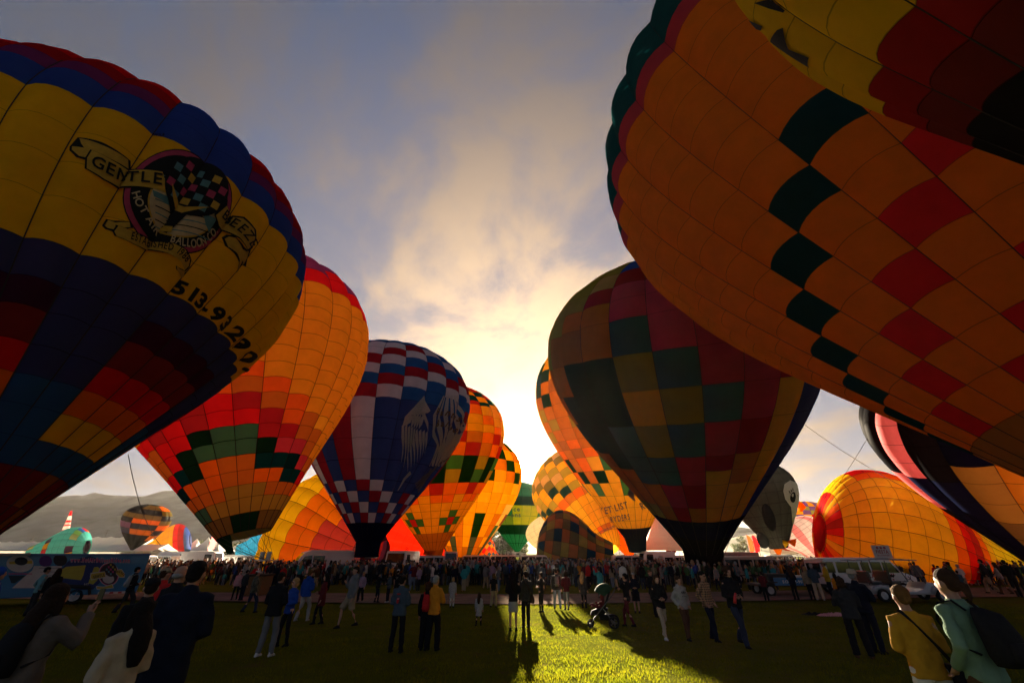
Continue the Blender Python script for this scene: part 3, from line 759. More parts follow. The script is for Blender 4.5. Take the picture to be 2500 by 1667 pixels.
# B12: overhead balloon in the top corner
B12 = Balloon([10.89,3.4,5.07], [-.068,-.343,.937], 6.5, 2.291, .8, N=20, roll=-48, bulge=.15, mr=.14)
rows12 = [0,.06,.12,.17,.225,.272,.325,.385,.45,.52,.60,.70,.80,.985]
def col12(g, j):
    s_ = 1 if g > 0 else 0
    if j < 3: return 'dnavy'
    if j == 3: return 'black' if not s_ else 'black'
    if j == 4: return 'maroon'
    if j == 5: return 'dred'
    return 'yellow' if j < 11 else 'black'
e12 = make_envelope('hot_air_balloon', B12, rows12, col12, 'dark yellow and maroon hot air balloon close overhead in the top corner', seam=.012, tape=.016, nu=6, nv=5, cap='black')
def C7(L): return [(1480+x*.4464, y*.4464) for x, y in L]
decal('lettering', B12, e12, poly2(C7([(950,205),(1010,215),(980,140),(1000,135),(1060,235),(1168,285),(1163,342),(1070,285),(1010,270),(975,240)])), INK, .02, 8)
decal('lettering', B12, e12, poly2(C7([(840,0),(968,0),(968,72),(905,40)])), INK, .02, 8)
decal('lettering', B12, e12, poly2(C7([(840,70),(912,110),(910,130),(878,122)])), INK, .02, 8)

# B13: dark balloon half up on the right -----------------------------------------------------------------
B13 = Balloon([46.18,37.78,.06], [-.295,-.297,.908], 8.8, 2.346, .9, N=22, roll=0, bulge=.15, mr=.16, wob=.012)
rows13 = [0,.08,.16,.26,.35,.44,.53,.60,.68,.76,.84,.985]
def col13(g, j):
    t = rows13[j]
    if g <= -5: return 'magenta' if (t >= .76 and g < -5) else 'black' if t > .5 else 'pink' if t > .35 else 'black'
    if g == -4: return 'black' if t > .52 else 'pink' if t > .3 else 'black'
    if g == -3: return 'pink' if t > .52 else 'dnavy'
    if g == -2: return 'black' if t > .50 else 'dnavy'
    if g == -1: return 'dnavy' if t > .55 else 'olive' if t > .3 else 'dolive'
    if g in (0, 1): return 'dnavy' if t > .60 else 'gold' if (t > .26) else 'olive'
    return 'dnavy' if t > .6 else 'olive'
e13 = make_envelope('hot_air_balloon', B13, rows13, col13, 'black, pink and blue hot air balloon half upright behind the orange one', seam=.03, tape=.03, nu=5, nv=4, cap='black')

# B14: yellow balloon lying down, being filled -----------------------------------------------------------------
B14 = Balloon([39.31,36.18,.34], [-.922,.28,.268], 6.3, 2.027, 1.2, N=30, roll=8, bulge=.07, mr=.30, flat=-.28, wob=.01)
rows14 = [0,.08,.14,.203,.243,.288,.34,.401,.474,.549,.627,.704,.777,.842,.895,.945,.99]
def col14(g, j):
    t = rows14[j]
    if t >= .945: return ('red', 'dred', 'red', 'orange', 'lgold', 'orange')[g % 6]
    if t >= .842: return 'sungold'
    if t >= .474: return ('orange' if g == 5 else 'red') if g > 4 and t < .8 else 'sunyellow'
    for a, c in ((.203,'sunyellow'),(.243,'sungold'),(.288,'orange'),(.34,'dred'),(.401,'red'),(.475,'orange')):
        if t < a-.001: return c
    return 'sunyellow'
e14 = make_envelope('hot_air_balloon', B14, rows14, col14, 'yellow hot air balloon lying on its side with red and orange mouth stripes', seam=.025, tape=.035, nu=4, nv=3, cap='red')
# B7: lying balloon on the left
B7 = Balloon([-17.8,61.1,1.55], [-.94,.22,.262], 8.8, 1.75, 1.0, N=24, roll=10, bulge=.15, mr=.25, flat=-.28, wob=.008)
rows7 = [0,.07,.14,.215,.31,.39,.47,.56,.65,.73,.80,.86,.92,.985]
def col7(g, j):
    t = rows7[j]
    s_ = 0 if g < 0 else .0
    if t < .07: return 'dpurple'
    if t < .14: return 'purple'
    if t < .39: return 'crimson' if (t < .30 or g < 1) else 'orange'
    if t < .47: return 'orange' if g > -1 else 'orr'
    if t < .56: return 'orange' if g > 0 else 'orr'
    if t < .86: return 'yellow'
    return 'blue' if t < .92 else 'teal'
e7 = make_envelope('hot_air_balloon', B7, rows7, col7, 'yellow, orange and magenta hot air balloon lying behind the white van', seam=.03, tape=.05, nu=5, nv=3, cap='teal')
# ================================================================== the setting
def ground_mat():
    m, nt, N, L = new_mat('turf')
    out = N('ShaderNodeOutputMaterial'); b = N('ShaderNodeBsdfPrincipled'); g = N('ShaderNodeNewGeometry')
    def noise(sc, det, ro=.6):
        n = N('ShaderNodeTexNoise'); n.inputs['Scale'].default_value = sc; n.inputs['Detail'].default_value = det; n.inputs['Roughness'].default_value = ro; L(g.outputs['Position'], n.inputs['Vector']); return n.outputs[0]
    r = N('ShaderNodeValToRGB'); r.color_ramp.elements[0].position = .32; r.color_ramp.elements[1].position = .72
    r.color_ramp.elements[0].color = (.065, .085, .010, 1); r.color_ramp.elements[1].color = (.125, .12, .018, 1)
    mx = N('ShaderNodeMix'); mx.data_type = 'FLOAT'; L(noise(.35, 4), mx.inputs[2]); L(noise(9, 6, .75), mx.inputs[3]); mx.inputs[0].default_value = .5
    L(mx.outputs[0], r.inputs[0])
    soil = N('ShaderNodeMix'); soil.data_type = 'RGBA'; sr = N('ShaderNodeMapRange'); L(noise(.8, 7, .7), sr.inputs[0]); sr.inputs[1].default_value = .56; sr.inputs[2].default_value = .70; L(sr.outputs[0], soil.inputs[0]); L(r.outputs[0], soil.inputs[6]); soil.inputs[7].default_value = (.12, .085, .035, 1); L(soil.outputs[2], b.inputs['Base Color']); b.inputs['Roughness'].default_value = .9; b.inputs['Specular IOR Level'].default_value = 0.0
    bp = N('ShaderNodeBump'); bp.inputs['Strength'].default_value = 1.0; bp.inputs['Distance'].default_value = .12; L(noise(7, 8, .8), bp.inputs['Height']); L(bp.outputs[0], b.inputs['Normal'])
    L(b.outputs[0], out.inputs[0]); return m
TURF = ground_mat()
ys = np.concatenate([np.linspace(-60, 3, 8), np.linspace(5, 40, 60), np.geomspace(42, 6000, 40)])
xs = np.concatenate([-np.geomspace(6000, 32, 30), np.linspace(-30, 30, 81), np.geomspace(32, 6000, 30)])
v = []; f = []
for y in ys:
    for x in xs:
        h = float(gz(y))
        if abs(x) < 31 and 4 < y < 41: h += .035*mnoise.noise((x*.35, y*.35, 3)) * min(1, (41-y)/6)
        v.append((x, y, h))
nx = len(xs)
for i in range(len(ys)-1):
    for j in range(nx-1): f.append((i*nx+j, i*nx+j+1, (i+1)*nx+j+1, (i+1)*nx+j))
link('ground', mesh('ground', v, f, True), mats=(TURF,), kind='structure', label='wide flat grass field of the launch site')
# paved path
near = [ground_at(*p) for p in ((450,1468),(1000,1475),(1300,1477),(1800,1469),(2200,1461),(2480,1458))]
far = [ground_at(*p) for p in ((450,1447),(1000,1450),(1300,1452),(1800,1445),(2200,1437),(2480,1434))]
def extend(L_):
    a = L_[0]+(L_[0]-L_[1])/np.linalg.norm(L_[0]-L_[1])*60; b = L_[-1]+(L_[-1]-L_[-2])/np.linalg.norm(L_[-1]-L_[-2])*60
    return [a]+L_+[b]
near, far = extend(near), extend(far)
PAVE = pmat('path_concrete', (.17, .13, .105), .95, .0, var=.25, scale=1.2, bump=.3, bscale=30)
def resample(L_, n):
    L_ = np.array(L_); c = np.concatenate([[0], np.cumsum(np.linalg.norm(np.diff(L_, axis=0), axis=1))]); q = np.linspace(0, c[-1], n); return np.stack([np.interp(q, c, L_[:, k]) for k in range(3)], 1)
pa, pb = resample(near, 90), resample(far, 90)
v = []; f = []
for i in range(90):
    for k in range(4):
        p = pa[i]+(pb[i]-pa[i])*k/3; v.append((p[0], p[1], float(gz(p[1]))+.055))
for i in range(89):
    for k in range(3): f.append((i*4+k, (i+1)*4+k, (i+1)*4+k+1, i*4+k+1))
link('path', mesh('path', v, f), mats=(PAVE,), kind='structure', label='grey paved path crossing the grass field')
PATH_Y = (float(np.interp(0, pa[:, 0], pa[:, 1])), float(np.interp(0, pb[:, 0], pb[:, 1])))

# grass blades in the foreground
def grass_blades():
    rs = np.random.RandomState(5); n = 330000
    u = rs.rand(n); y = 5.5+(25.5-5.5)*u**1.35; hw = 3+y*1.28; x = (rs.rand(n)*2-1)*hw
    # clumps
    def nn(a, b, s_): 
        return np.sin(a*s_+np.sin(b*s_*1.3)*2)*np.sin(b*s_*.9+np.sin(a*s_*.7)*1.7)
    cl = .5+.5*(.5*nn(x, y, 2.3)+.3*nn(x+9, y+4, 6.1)+.4*nn(x-3, y+7, 11.7)); keep = rs.rand(n) < .35+.75*cl; x, y, cl = x[keep], y[keep], cl[keep]; n = len(x)
    z = gz(y); big = .5+.5*nn(x*.31+2, y*.37-1, 1.0); h = (.016+.065*cl*(.45+.75*big))*(.5+1.0*rs.rand(n)); w = .004+.004*rs.rand(n)+y*.00022; a = rs.rand(n)*6.283; le = h*(.3+.9*rs.rand(n)); la = rs.rand(n)*6.283
    V = np.zeros((n, 3, 3)); V[:, 0] = np.stack([x-np.cos(a)*w, y-np.sin(a)*w, z-.03], 1); V[:, 1] = np.stack([x+np.cos(a)*w, y+np.sin(a)*w, z-.03], 1)
    V[:, 2] = np.stack([x+np.cos(la)*le, y+np.sin(la)*le, z+h], 1)
    me = bpy.data.meshes.new('grass'); me.vertices.add(n*3); me.vertices.foreach_set('co', V.reshape(-1)); me.loops.add(n*3); me.loops.foreach_set('vertex_index', np.arange(n*3)); me.polygons.add(n); me.polygons.foreach_set('loop_start', np.arange(n)*3); me.update(); me.validate()
    m, nt, N, L = new_mat('grass_blade'); out = N('ShaderNodeOutputMaterial'); g = N('ShaderNodeNewGeometry'); nz = N('ShaderNodeTexNoise'); nz.inputs['Scale'].default_value = .9; nz.inputs['Detail'].default_value = 9; nz.inputs['Roughness'].default_value = .7; L(g.outputs['Position'], nz.inputs['Vector'])
    r = N('ShaderNodeValToRGB'); r.color_ramp.elements[0].position = .3; r.color_ramp.elements[1].position = .7; r.color_ramp.elements[0].color = (.08, .115, .004, 1); r.color_ramp.elements[1].color = (.21, .19, .006, 1); L(nz.outputs[0], r.inputs[0])
    d = N('ShaderNodeBsdfDiffuse'); t = N('ShaderNodeBsdfTranslucent')
    L(r.outputs[0], d.inputs[0]); L(r.outputs[0], t.inputs[0]); ms = N('ShaderNodeMixShader'); ms.inputs[0].default_value = .55; L(d.outputs[0], ms.inputs[1]); L(t.outputs[0], ms.inputs[2])
    L(ms.outputs[0], out.inputs[0])
    link('grass', me, mats=(m,), kind='stuff', label='short clumpy green grass of the field')
grass_blades()

# mountains, hill -----------------------------------------------------------------
ROCK = pmat('mountain_rock', (.12, .115, .12), .95, .0, var=.6, scale=.02, bump=1.0, bscale=.05)
SCRUB = pmat('scrub_hillside', (.13, .11, .045), .95, .1, var=.5, scale=.03, bump=.6, bscale=.2)
def ridge(name, label, prof_px, D, depth, mat, rough, seed):
    P_ = [at_depth(a, b, D) for a, b in prof_px]; X = np.array([p[0] for p in P_]); Z = np.array([p[2] for p in P_])
    n = 170; xs_ = np.linspace(X[0], X[-1], n); zs = np.interp(xs_, X, Z); v = []; f = []; m = 18
    for i, x in enumerate(xs_):
        for k in range(m):
            u = k/(m-1); yy = D-depth*(1-u) if u <= 1 else D
            h = (zs[i]+.3)*(u**1.35)
            q = mnoise.fractal((x/depth*3.2+seed, yy/depth*3.2, seed), 1.0, 2.1, 5); h += rough*zs[i]*q*(.15+.85*math.sin(math.pi*min(u, .93)))*.55 if u < 1 else rough*zs[i]*.10*q
            if u == 0: h = -.5
            v.append((x, yy+rough*depth*.1*q, h-.3))
        v.append((x, D+depth*.5, -.5))
    m += 1
    for i in range(n-1):
        for k in range(m-1): f.append((i*m+k, (i+1)*m+k, (i+1)*m+k+1, i*m+k+1))
    link(name, mesh(name, v, f, True), mats=(mat,), kind='structure', label=label)
ridge('mountains', 'long hazy blue grey mountain range on the horizon', [(-500,1330),(-300,1260),(0,1240),(60,1228),(120,1216),(150,1211),(180,1208),(205,1209),(235,1200),(262,1206),(300,1209),(330,1209),(357,1210),(395,1198),(426,1197),(520,1200),(620,1197),(700,1193),(740,1193),(820,1205),(900,1228),(980,1262),(1060,1300),(1130,1332),(1180,1349)], 1300, 520, ROCK, .42, 3)
ridge('hill', 'low scrubby hillside beyond the field', [(1560,1349),(1620,1338),(1700,1330),(1760,1318),(1830,1304),(1870,1298),(1920,1305),(1960,1300),(2040,1296),(2150,1300),(2400,1310),(2700,1345)], 520, 180, SCRUB, .12, 8)
ridge('distant_ridge', 'pale far ridge beyond the hillside', [(1450,1349),(1600,1330),(1720,1296),(1790,1284),(1850,1292),(1960,1300),(2100,1296),(2400,1315),(2600,1345)], 1000, 350, ROCK, .15, 5)

# trees -------------------------------------------------------------------------------
BARK = pmat('bark', (.06, .045, .03), .95, .1)
def leaf_mat(name, c):
    return pmat(name, c, .8, .2, var=.5, scale=.6, trans=.35)
LEAF = [leaf_mat('leaf_green', (.05, .065, .018)), leaf_mat('leaf_olive', (.085, .075, .02))]
def tree_meshes(seed, h, spread):
    r = random.Random(seed); M = MB(); M.tube([(0,0,-.3),(.1,0,h*.25),(0,.1,h*.6)], [h*.035, h*.025, h*.008], 6)
    cs = []
    for i in range(9):
        a = r.uniform(0, 6.28); q = (math.cos(a)*spread*r.uniform(.2,.8), math.sin(a)*spread*r.uniform(.2,.8), h*r.uniform(.42,.92)); cs.append((q, spread*r.uniform(.3,.5)))
        M.tube([(0,0,h*r.uniform(.2,.4)), tuple(np.array(q)*.6+np.array((0,0,h*.1))), q], [h*.014, h*.009, h*.004], 4)
    v = []; f = []
    for c, rad in cs:
        for _ in range(90):
            d = np.array([r.gauss(0,1), r.gauss(0,1), r.gauss(0,.8)]); d = d/np.linalg.norm(d)*rad*r.uniform(.45,1.05); p = np.array(c)+d
            s_ = rad*r.uniform(.10,.22); t = np.array([r.gauss(0,1) for _ in range(3)]); t /= np.linalg.norm(t); w = np.cross(t, d); w /= np.linalg.norm(w)+1e-6; t = np.cross(w, d/np.linalg.norm(d))
            b = len(v); v += [p-t*s_, p+w*s_*.6, p+t*s_, p-w*s_*.6]; f.append((b, b+1, b+2, b+3))
    me = mesh('trunk', M.v, M.f); me.materials.append(BARK); return me, mesh('crown', v, f)
TREES = []
for k in range(4):
    a, b = tree_meshes(20+k, 1.0, .45 if k % 2 else .6); TREES.append((a, b)); b.materials.append(LEAF[k % 2])
def tree(p, h, k, label, group):
    t = empty('tree', p, rnd.uniform(0, 6.28), label=label, cat='tree', group=group); t.scale = (h*1.15, h*1.15, h)
    link('trunk', TREES[k][0], t); link('crown', TREES[k][1], t)
for i in range(46):
    x = rnd.uniform(1660, 2090); p = at_depth(x, 1349, rnd.uniform(330, 470)); 
    hz = np.interp(x, [1560,1700,1830,1870,1920,1960,2090], [0, 5, 17, 20, 18, 20, 22])*np.clip((p[1]-340)/180, 0, 1)
    tree((p[0], p[1], hz-.6), rnd.uniform(4, 9), i % 4, 'dark scrubby tree dotted on the hillside beyond the field', 'trees on the hillside')
for i in range(34):
    x = rnd.uniform(460, 680); p = at_depth(x, 1349, rnd.uniform(260, 330)); tree((p[0], p[1], -.4), rnd.uniform(5, 9.5), i % 4, 'dark tree in the line beyond the peaked tents', 'trees beyond the tents')
for x, h in ((255,13),(262,11),(30,6),(110,5),(318,6)):
    p = at_depth(x, 1349, 300); tree((p[0], p[1], -.4), h, int(x) % 4, 'round dark tree standing above the marquee roofs', 'trees above the marquees')
for x, h, Y in ((1205,16,330),(1214,22,330),(1222,15,320),(1236,12,330),(1192,10,340),(1247,9,330),(1280,9,330)):
    p = at_depth(x, 1349, Y); tree((p[0], p[1], -.4), h, int(x) % 4, 'hazy tree in the gap below the sun', 'trees in the gap below the sun')

# tents --------------------------------------------------------------------------------------
CANVAS = pmat('tent_canvas', (.72, .70, .66), .8, .2, var=.06, trans=.3)
DARKIN = pmat('tent_shade', (.10, .10, .11), .9, .1)
POLE = pmat('tent_pole', (.5, .5, .5), .4, .4, .6)
def marquee(p, w, d, eave, peak, nb, label, group='white event tents'):
    t = empty('marquee_tent', p, label=label, cat='tent', group=group)
    for i in range(nb):
        x0 = -w/2+w*i/nb; x1 = x0+w/nb; M = MB(); R_ = []
        for k in range(9):
            u = k/8; yy = -d/2+d*u; zz = eave+(peak-eave)*(1-abs(2*u-1))**1.15; R_.append((yy, zz))
        v = []; f = []
        for k, (yy, zz) in enumerate(R_):
            for q in range(4):
                xx = x0+(x1-x0)*q/3; sag = -.12*(peak-eave)*math.sin(math.pi*q/3); v.append((xx, yy, zz+sag))
        for k in range(8):
            for q in range(3): f.append((k*4+q, k*4+q+1, (k+1)*4+q+1, (k+1)*4+q))
        M.add(v, f); M.build('roof_panel', CANVAS, t)
        M = MB(); M.box(((x0+x1)/2, -d/2, eave-.2), (w/nb-.06, .03, .4)); M.build('valance', CANVAS, t)
    M = MB(); M.box((0, d/2, eave/2), (w, .05, eave)); M.build('back_wall', CANVAS, t)
    for i in range(nb+1):
        M = MB(); M.tube([(-w/2+w*i/nb, -d/2, 0), (-w/2+w*i/nb, -d/2, eave)], .06, 5); M.build('pole', POLE, t)
    return t
def peak_tent(p, w, eave, peak, label, group='peaked tents'):
    t = empty('peaked_tent', p, label=label, cat='tent', group=group); M = MB(); n = 8; v = []; f = []
    for k in range(n):
        u = k/(n-1); r_ = w/2*(1-u)**1.0*(1-.22*math.sin(u*math.pi))+.08; z = eave+(peak-eave)*(u**1.25)
        for q in range(16):
            a = math.pi/4+2*math.pi*q/16; s_ = 1/max(abs(math.cos(a)), abs(math.sin(a))) if u < .75 else 1; v.append((r_*math.cos(a)*(s_ if u < .6 else 1+(s_-1)*(1-u)), r_*math.sin(a)*(s_ if u < .6 else 1+(s_-1)*(1-u)), z))
    for k in range(n-1):
        for q in range(16): f.append((k*16+q, k*16+(q+1) % 16, (k+1)*16+(q+1) % 16, (k+1)*16+q))
    M.add(v, f); M.build('roof', CANVAS, t)
    for sx in (-1, 1):
        for sy in (-1, 1): M = MB(); M.tube([(sx*w/2, sy*w/2, 0), (sx*w/2, sy*w/2, eave)], .06, 5); M.build('pole', POLE, t)
g3 = lambda px, Y: tuple(at_depth(px, 1349, Y)*np.array((1, 1, 0))+np.array((0, 0, -.3)))
marquee(g3(25,175), 42, 12, 3.6, 6.6, 9, 'long white marquee with scalloped roof at the picture edge beyond the trailer')
marquee(g3(255,190), 34, 16, 4.4, 8.8, 6, 'large white marquee behind the teal balloon')
marquee(g3(300,160), 30, 12, 3.2, 5.4, 5, 'low white marquee right of the large one')
for i, (px, Y, w, pk) in enumerate(((470,190,9,8),(498,185,9,8.4),(525,190,9,7.6),(550,200,8,7),(575,210,8,6.6),(640,205,8,7))):
    peak_tent(g3(px, Y), w, 3.2, pk, 'white peaked tent in the row below the dark treeline')
for i, (px, Y, w, pk) in enumerate(((1508,120,8,6.5),(1551,125,7,5.6),(1612,105,14,11),(1680,115,13,8.5),(1655,130,10,8))):
    peak_tent(g3(px, Y), w, 3.0, pk, ['white peaked tent beside the white van roofs under the lettered balloon','small white peaked tent next to the larger one under the lettered balloon','tall greyish white tent peak under the patchwork balloon','grey white tent peak right of the tall one','smaller tent peak between the two larger peaks'][i], 'tents under the balloons')
# banner stand
def banner(p, w, h, label):
    t = empty('banner', p, label=label, cat='banner'); M = MB(); M.box((0, 0, 2.2+h/2), (w, .06, h)); M.build('sheet', pmat('banner_cloth', (.75,.70,.62), .8), t)
    M = MB(); M.ell((0, -.05, 2.2+h/2), (w*.2, .02, h*.3)); M.build('printed_mark', pmat('banner_red', (.5,.05,.03), .8), t)
    for s_ in (-1, 1): M = MB(); M.tube([(s_*w/2, 0, 0), (s_*w/2, 0, 2.2+h)], .05, 5); M.build('pole', POLE, t)
banner(g3(1927,130), 11, 4.0, 'white banner with red mark standing over the far crowd')
def feather(p, h, col, label, flag=False):
    t = empty('feather_flag', p, label=label, cat='flag'); M = MB(); M.tube([(0,0,0),(0,0,h)], .05, 5); M.build('pole', POLE, t)
    M = MB(); M.add([(0.02,0,h*.35),(h*.2,.05,h*.4),(h*.24,-.05,h*.75),(h*.12,.05,h*.98),(.02,0,h)], [(0,1,2,3,4)]); M.build('flag', pmat('flag_'+col, FAB[col], .8, trans=.4), t)
feather(g3(1832,140), 7.5, 'hotred', 'red feather flag on the far field, left of its pair')
feather(g3(1845,140), 7.5, 'red', 'red feather flag on the far field, right of its pair')
feather(g3(1946,120), 7, 'lgold', 'small yellow flag flying beside the white banner')
feather(g3(505,140), 9, 'pink', 'pale pink feather flag above the crowd, left of the white van')
# power poles
WOOD = pmat('pole_wood', (.09,.07,.05), .9)
PP = []
for i, px in enumerate((62,176,240,355,420,560,705,760)):
    p = np.array(g3(px, 330-i*3)); t = empty('utility_pole', tuple(p), label='thin wooden utility pole with crossarms on the horizon', cat='utility pole', group='utility poles on the horizon'); h = 14+(i*37 % 5)
    M = MB(); M.tube([(0,0,0),(0,0,h)], [.2,.13], 6); M.build('post', WOOD, t)
    for z in (h-.6, h-2.2): M = MB(); M.box((0,0,z), (3.4,.18,.2)); M.build('crossarm', WOOD, t)
    PP.append(p+np.array((0,0,h-.5)))
for i in range(len(PP)-1):
    for dx in (-1.5, 1.5):
        a, b = PP[i], PP[i+1]; pts = [a+(b-a)*u+np.array((dx, 0, -3*4*u*(1-u)*.5)) for u in np.linspace(0, 1, 7)]
        M = MB(); M.tube(pts, .05, 3); M.build('power_line', ROPE, label='thin power line sagging between utility poles on the horizon', cat='wire', group='power lines')
# far buildings
BLD = pmat('pale_stucco', (.42,.36,.30), .9); WIN = pmat('dark_window', (.03,.03,.035), .2, .6)
for px, Y, w, d, h, lab in ((20,420,60,18,9,'flat pale building at the horizon beyond the long marquee'),(600,520,42,20,17,'pale multi storey building on the horizon behind the peaked tents'),(655,540,30,20,24,'taller pale building beside the lying magenta balloon'),(200,400,26,12,11,'dark roofed shed above the large marquee'),(1235,380,34,14,9,'hazy pale building in the gap under the sun')):
    t = empty('building', g3(px, Y), label=lab, cat='building'); M = MB(); M.box((0,0,h/2),(w,d,h)); M.build('wall', BLD, t); M = MB(); M.box((0,0,h+.3),(w+.8,d+.8,.6)); M.build('roof', pmat('roof_grey',(.2,.18,.16),.9), t)
    nfl = max(1, int(h/3.6))
    for fl in range(nfl):
        for q in range(int(w/6)):
            M = MB(); M.box((-w/2+3+q*6, -d/2-.02, 2+fl*3.6), (2.6,.1,1.5)); M.build('window', WIN, t)
# ------------------------------------------------------------------ smaller and partly hidden balloons
def small(px, Y, axis, R, k, N, rows, colour, label, z=None, flat=None, cap='red', bulge=.12, mr=.13, name='hot_air_balloon', tape=0, pr=None, roll=0, seam=.04):
    m = at_depth(px[0], px[1], Y)
    if z is not None: m[2] = z
    b = Balloon(m, axis, R, k, 1.0, N=N, bulge=bulge, mr=mr, flat=flat, pr=pr, roll=roll)
    return b, make_envelope(name, b, rows, colour, label, seam=seam, tape=tape, nu=3, nv=2, cap=cap)
R8 = [0,.12,.24,.36,.48,.60,.70,.80,.90,.985]
small((322,1342), 150, (.16,-.05,.98), 6.7, 2.12, 16, R8, lambda g, j: 'black' if j < 2 else ('dolive','orange','black','rust','black','orange','dolive','black')[(j+(1 if g > 1 else 0)) % 8] if g > -2 else ('black','dolive','black','navy','violet','black','dolive','black')[j % 8], 'dark striped hot air balloon standing far off above the trailer', cap='black', mr=.06)
small((352,1352), 175, (.85,.40,.34), 7.6, 1.9, 18, R8, lambda g, j: 'lgold' if j < 6 else 'red' if j == 6 else 'dred' if j == 7 else 'blue', 'orange hot air balloon lying on its side next to the dark striped one', flat=-.3, cap='navy', mr=.4)
small((72,1352), 140, (.90,.30,.14), 6.3, 2.2, 18, R8, lambda g, j: 'aqua' if (g*7+j*5) % 7 > 1 else ('dpurple','red','lime','aqua','orange','blue','tan')[(g*3+j*5) % 7], 'teal checked hot air balloon lying behind the trailer roof', flat=-.3, cap='dpurple', mr=.35)
small((580,1358), 150, (.85,.3,.25), 7.2, 1.7, 16, R8, lambda g, j: 'sky', 'plain light blue hot air balloon lying beyond the crowd', flat=-.3, cap='sky', mr=.5)
BR, er = small((1135,1372), 96, (-.95,.12,.26), 8.6, 2.2, 20, [0,.1,.2,.3,.4,.5,.6,.7,.8,.9,.985], lambda g, j: 'hotred', 'glowing red hot air balloon lying behind the balloon mouths', flat=-.3, cap='hotred', mr=.35)
decal('registration', BR, er, text_path('C-FZXP', [(989,1357),(1000,1337)], 8, .02), INK, .1, 5)
small((1362,1362), 165, (-.35,.1,.93), 8.0, 1.9, 16, R8, lambda g, j: 'cream', 'cream coloured hot air balloon rising behind the green one', flat=-.3, cap='cream', mr=.5)
small((1492,1362), 84, (-.96,.05,.16), 6.6, 2.1, 18, R8, lambda g, j: ('dolive','brown','dteal','dolive','brown','olive')[(g*2+j) % 6], 'dull olive and tan hot air balloon lying low over the crowd', flat=-.3, cap='olive', mr=.4)
small((1212,1366), 190, (-.7,.2,.45), 5.0, 1.9, 14, R8, lambda g, j: ('red','lgold','mblue','orange')[(g+j) % 4], 'small multicoloured hot air balloon lying beside the gap under the sun', flat=-.3, cap='red', mr=.4)
small((1536,1356), 98, (-.05,0,1), 8.0, 2.2, 20, R8, lambda g, j: 'orange' if g % 2 else 'rust', 'orange hot air balloon hidden behind the leaning yellow one', cap='rust', mr=.1)
small((1640,1350), 112, (0,.05,1), 8.0, 2.2, 20, R8, lambda g, j: 'dred' if j < 4 else 'maroon', 'dark red hot air balloon hidden behind the patchwork one', cap='dred', mr=.1)
small((1998,1352), 135, (.05,0,1), 7.0, 2.1, 22, [0,.10,.2,.3,.38,.46,.54,.62,.70,.78,.86,.985], lambda g, j: ('red','lgold','violet')[(g//2+j) % 3] if j < 4 else ('violet' if (g*3+j*2) % 5 < 2 else ('red','lime','pink','lgold')[(g+j) % 4]), 'small rainbow patchwork hot air balloon behind the penguin balloon', cap='violet', mr=.15)
small((1992,1353), 115, (-.35,.1,.7), 5.6, 1.6, 18, R8, lambda g, j: 'white' if g % 3 else 'pink', 'white and pink striped hot air balloon low behind the yellow lying one', flat=-.3, cap='white', mr=.4)
# penguin shaped balloon
PB, pe = small((1902,1338), 96, (-.10,-.02,.99), 7.6, 2.36, 20, R8, lambda g, j: 'grey', 'grey and white penguin shaped hot air balloon with orange beak', cap='grey', mr=.22, bulge=.05, tape=.04)
pe['category'] = 'balloon'
def pdec(nm, pts, mat, lift): return decal(nm, PB, pe, poly2(pts), mat, lift, 7)
pdec('face_patch', [(1914,1182),(1928,1172),(1944,1178),(1957,1200),(1962,1228),(1956,1262),(1946,1300),(1938,1318),(1926,1316),(1934,1280),(1944,1248),(1930,1236),(1916,1218),(1911,1198)], WHITEINK, .08)
pdec('eye', ellipse(1935,1213,7,13,.1,24), INK, .12); pdec('eye_glint', ellipse(1933,1208,2.4,4,.1,14), WHITEINK, .16)
for k in range(3): pdec('eyelash', [(1927+k*3,1204-k*3),(1924+k*4,1197-k*3),(1926+k*4,1197-k*3),(1929+k*3,1203-k*3)], INK, .14)
def stickout(nm, px, py, dy, rad, sc, mat, tip=None):
    c = at_depth(px, py, PB.m[1]+dy)-PB.org; M = MB()
    if tip is not None:
        t_ = at_depth(tip[0], tip[1], PB.m[1]+dy)-PB.org; M.tube([c, c*.5+t_*.5+np.array((0,0,.1)), t_], [rad, rad*.62, .06], 10)
    else: M.ell(c, sc, 12, 8)
    M.build(nm, mat, pe, smooth=True)
stickout('beak', 1952, 1236, -2.5, 1.1, None, fabric('orange'), (1967,1238))
stickout('flipper', 1877, 1262, -7.0, 0, (1.25, .6, 2.6), fabric('charcoal'))
stickout('foot', 1932, 1318, -2.5, 1.0, None, fabric('orange'), (1940,1334)); stickout('foot', 1918, 1322, -2.5, .8, None, fabric('lgold'), (1917,1336))
stickout('tail', 1862, 1318, -1.0, 0, (1.2, .9, 1.6), fabric('charcoal'))
stickout('scoop', 1898, 1338, 0, .9, None, fabric('rust'), (1903,1360))
# striped spire
sp = at_depth(158, 1302, 180); tipp = at_depth(174.5, 1247, 180); t = empty('inflatable_spire', tuple(sp), label='red and white striped pointed spire rising behind the teal balloon', cat='inflatable')
d_ = tipp-sp
for i, (u0, u1, c) in enumerate(((-.25,.12,'white'),(.12,.16,'red'),(.16,.32,'white'),(.32,.38,'red'),(.38,.48,'white'),(.48,.58,'red'),(.58,.78,'white'),(.78,1,'red'))):
    M = MB(); M.tube([d_*u0, d_*u1], [1.35*(1-u0*.8)*1.0, 1.35*(1-u1*.8)], 12); M.build('stripe', fabric(c), t, smooth=False)
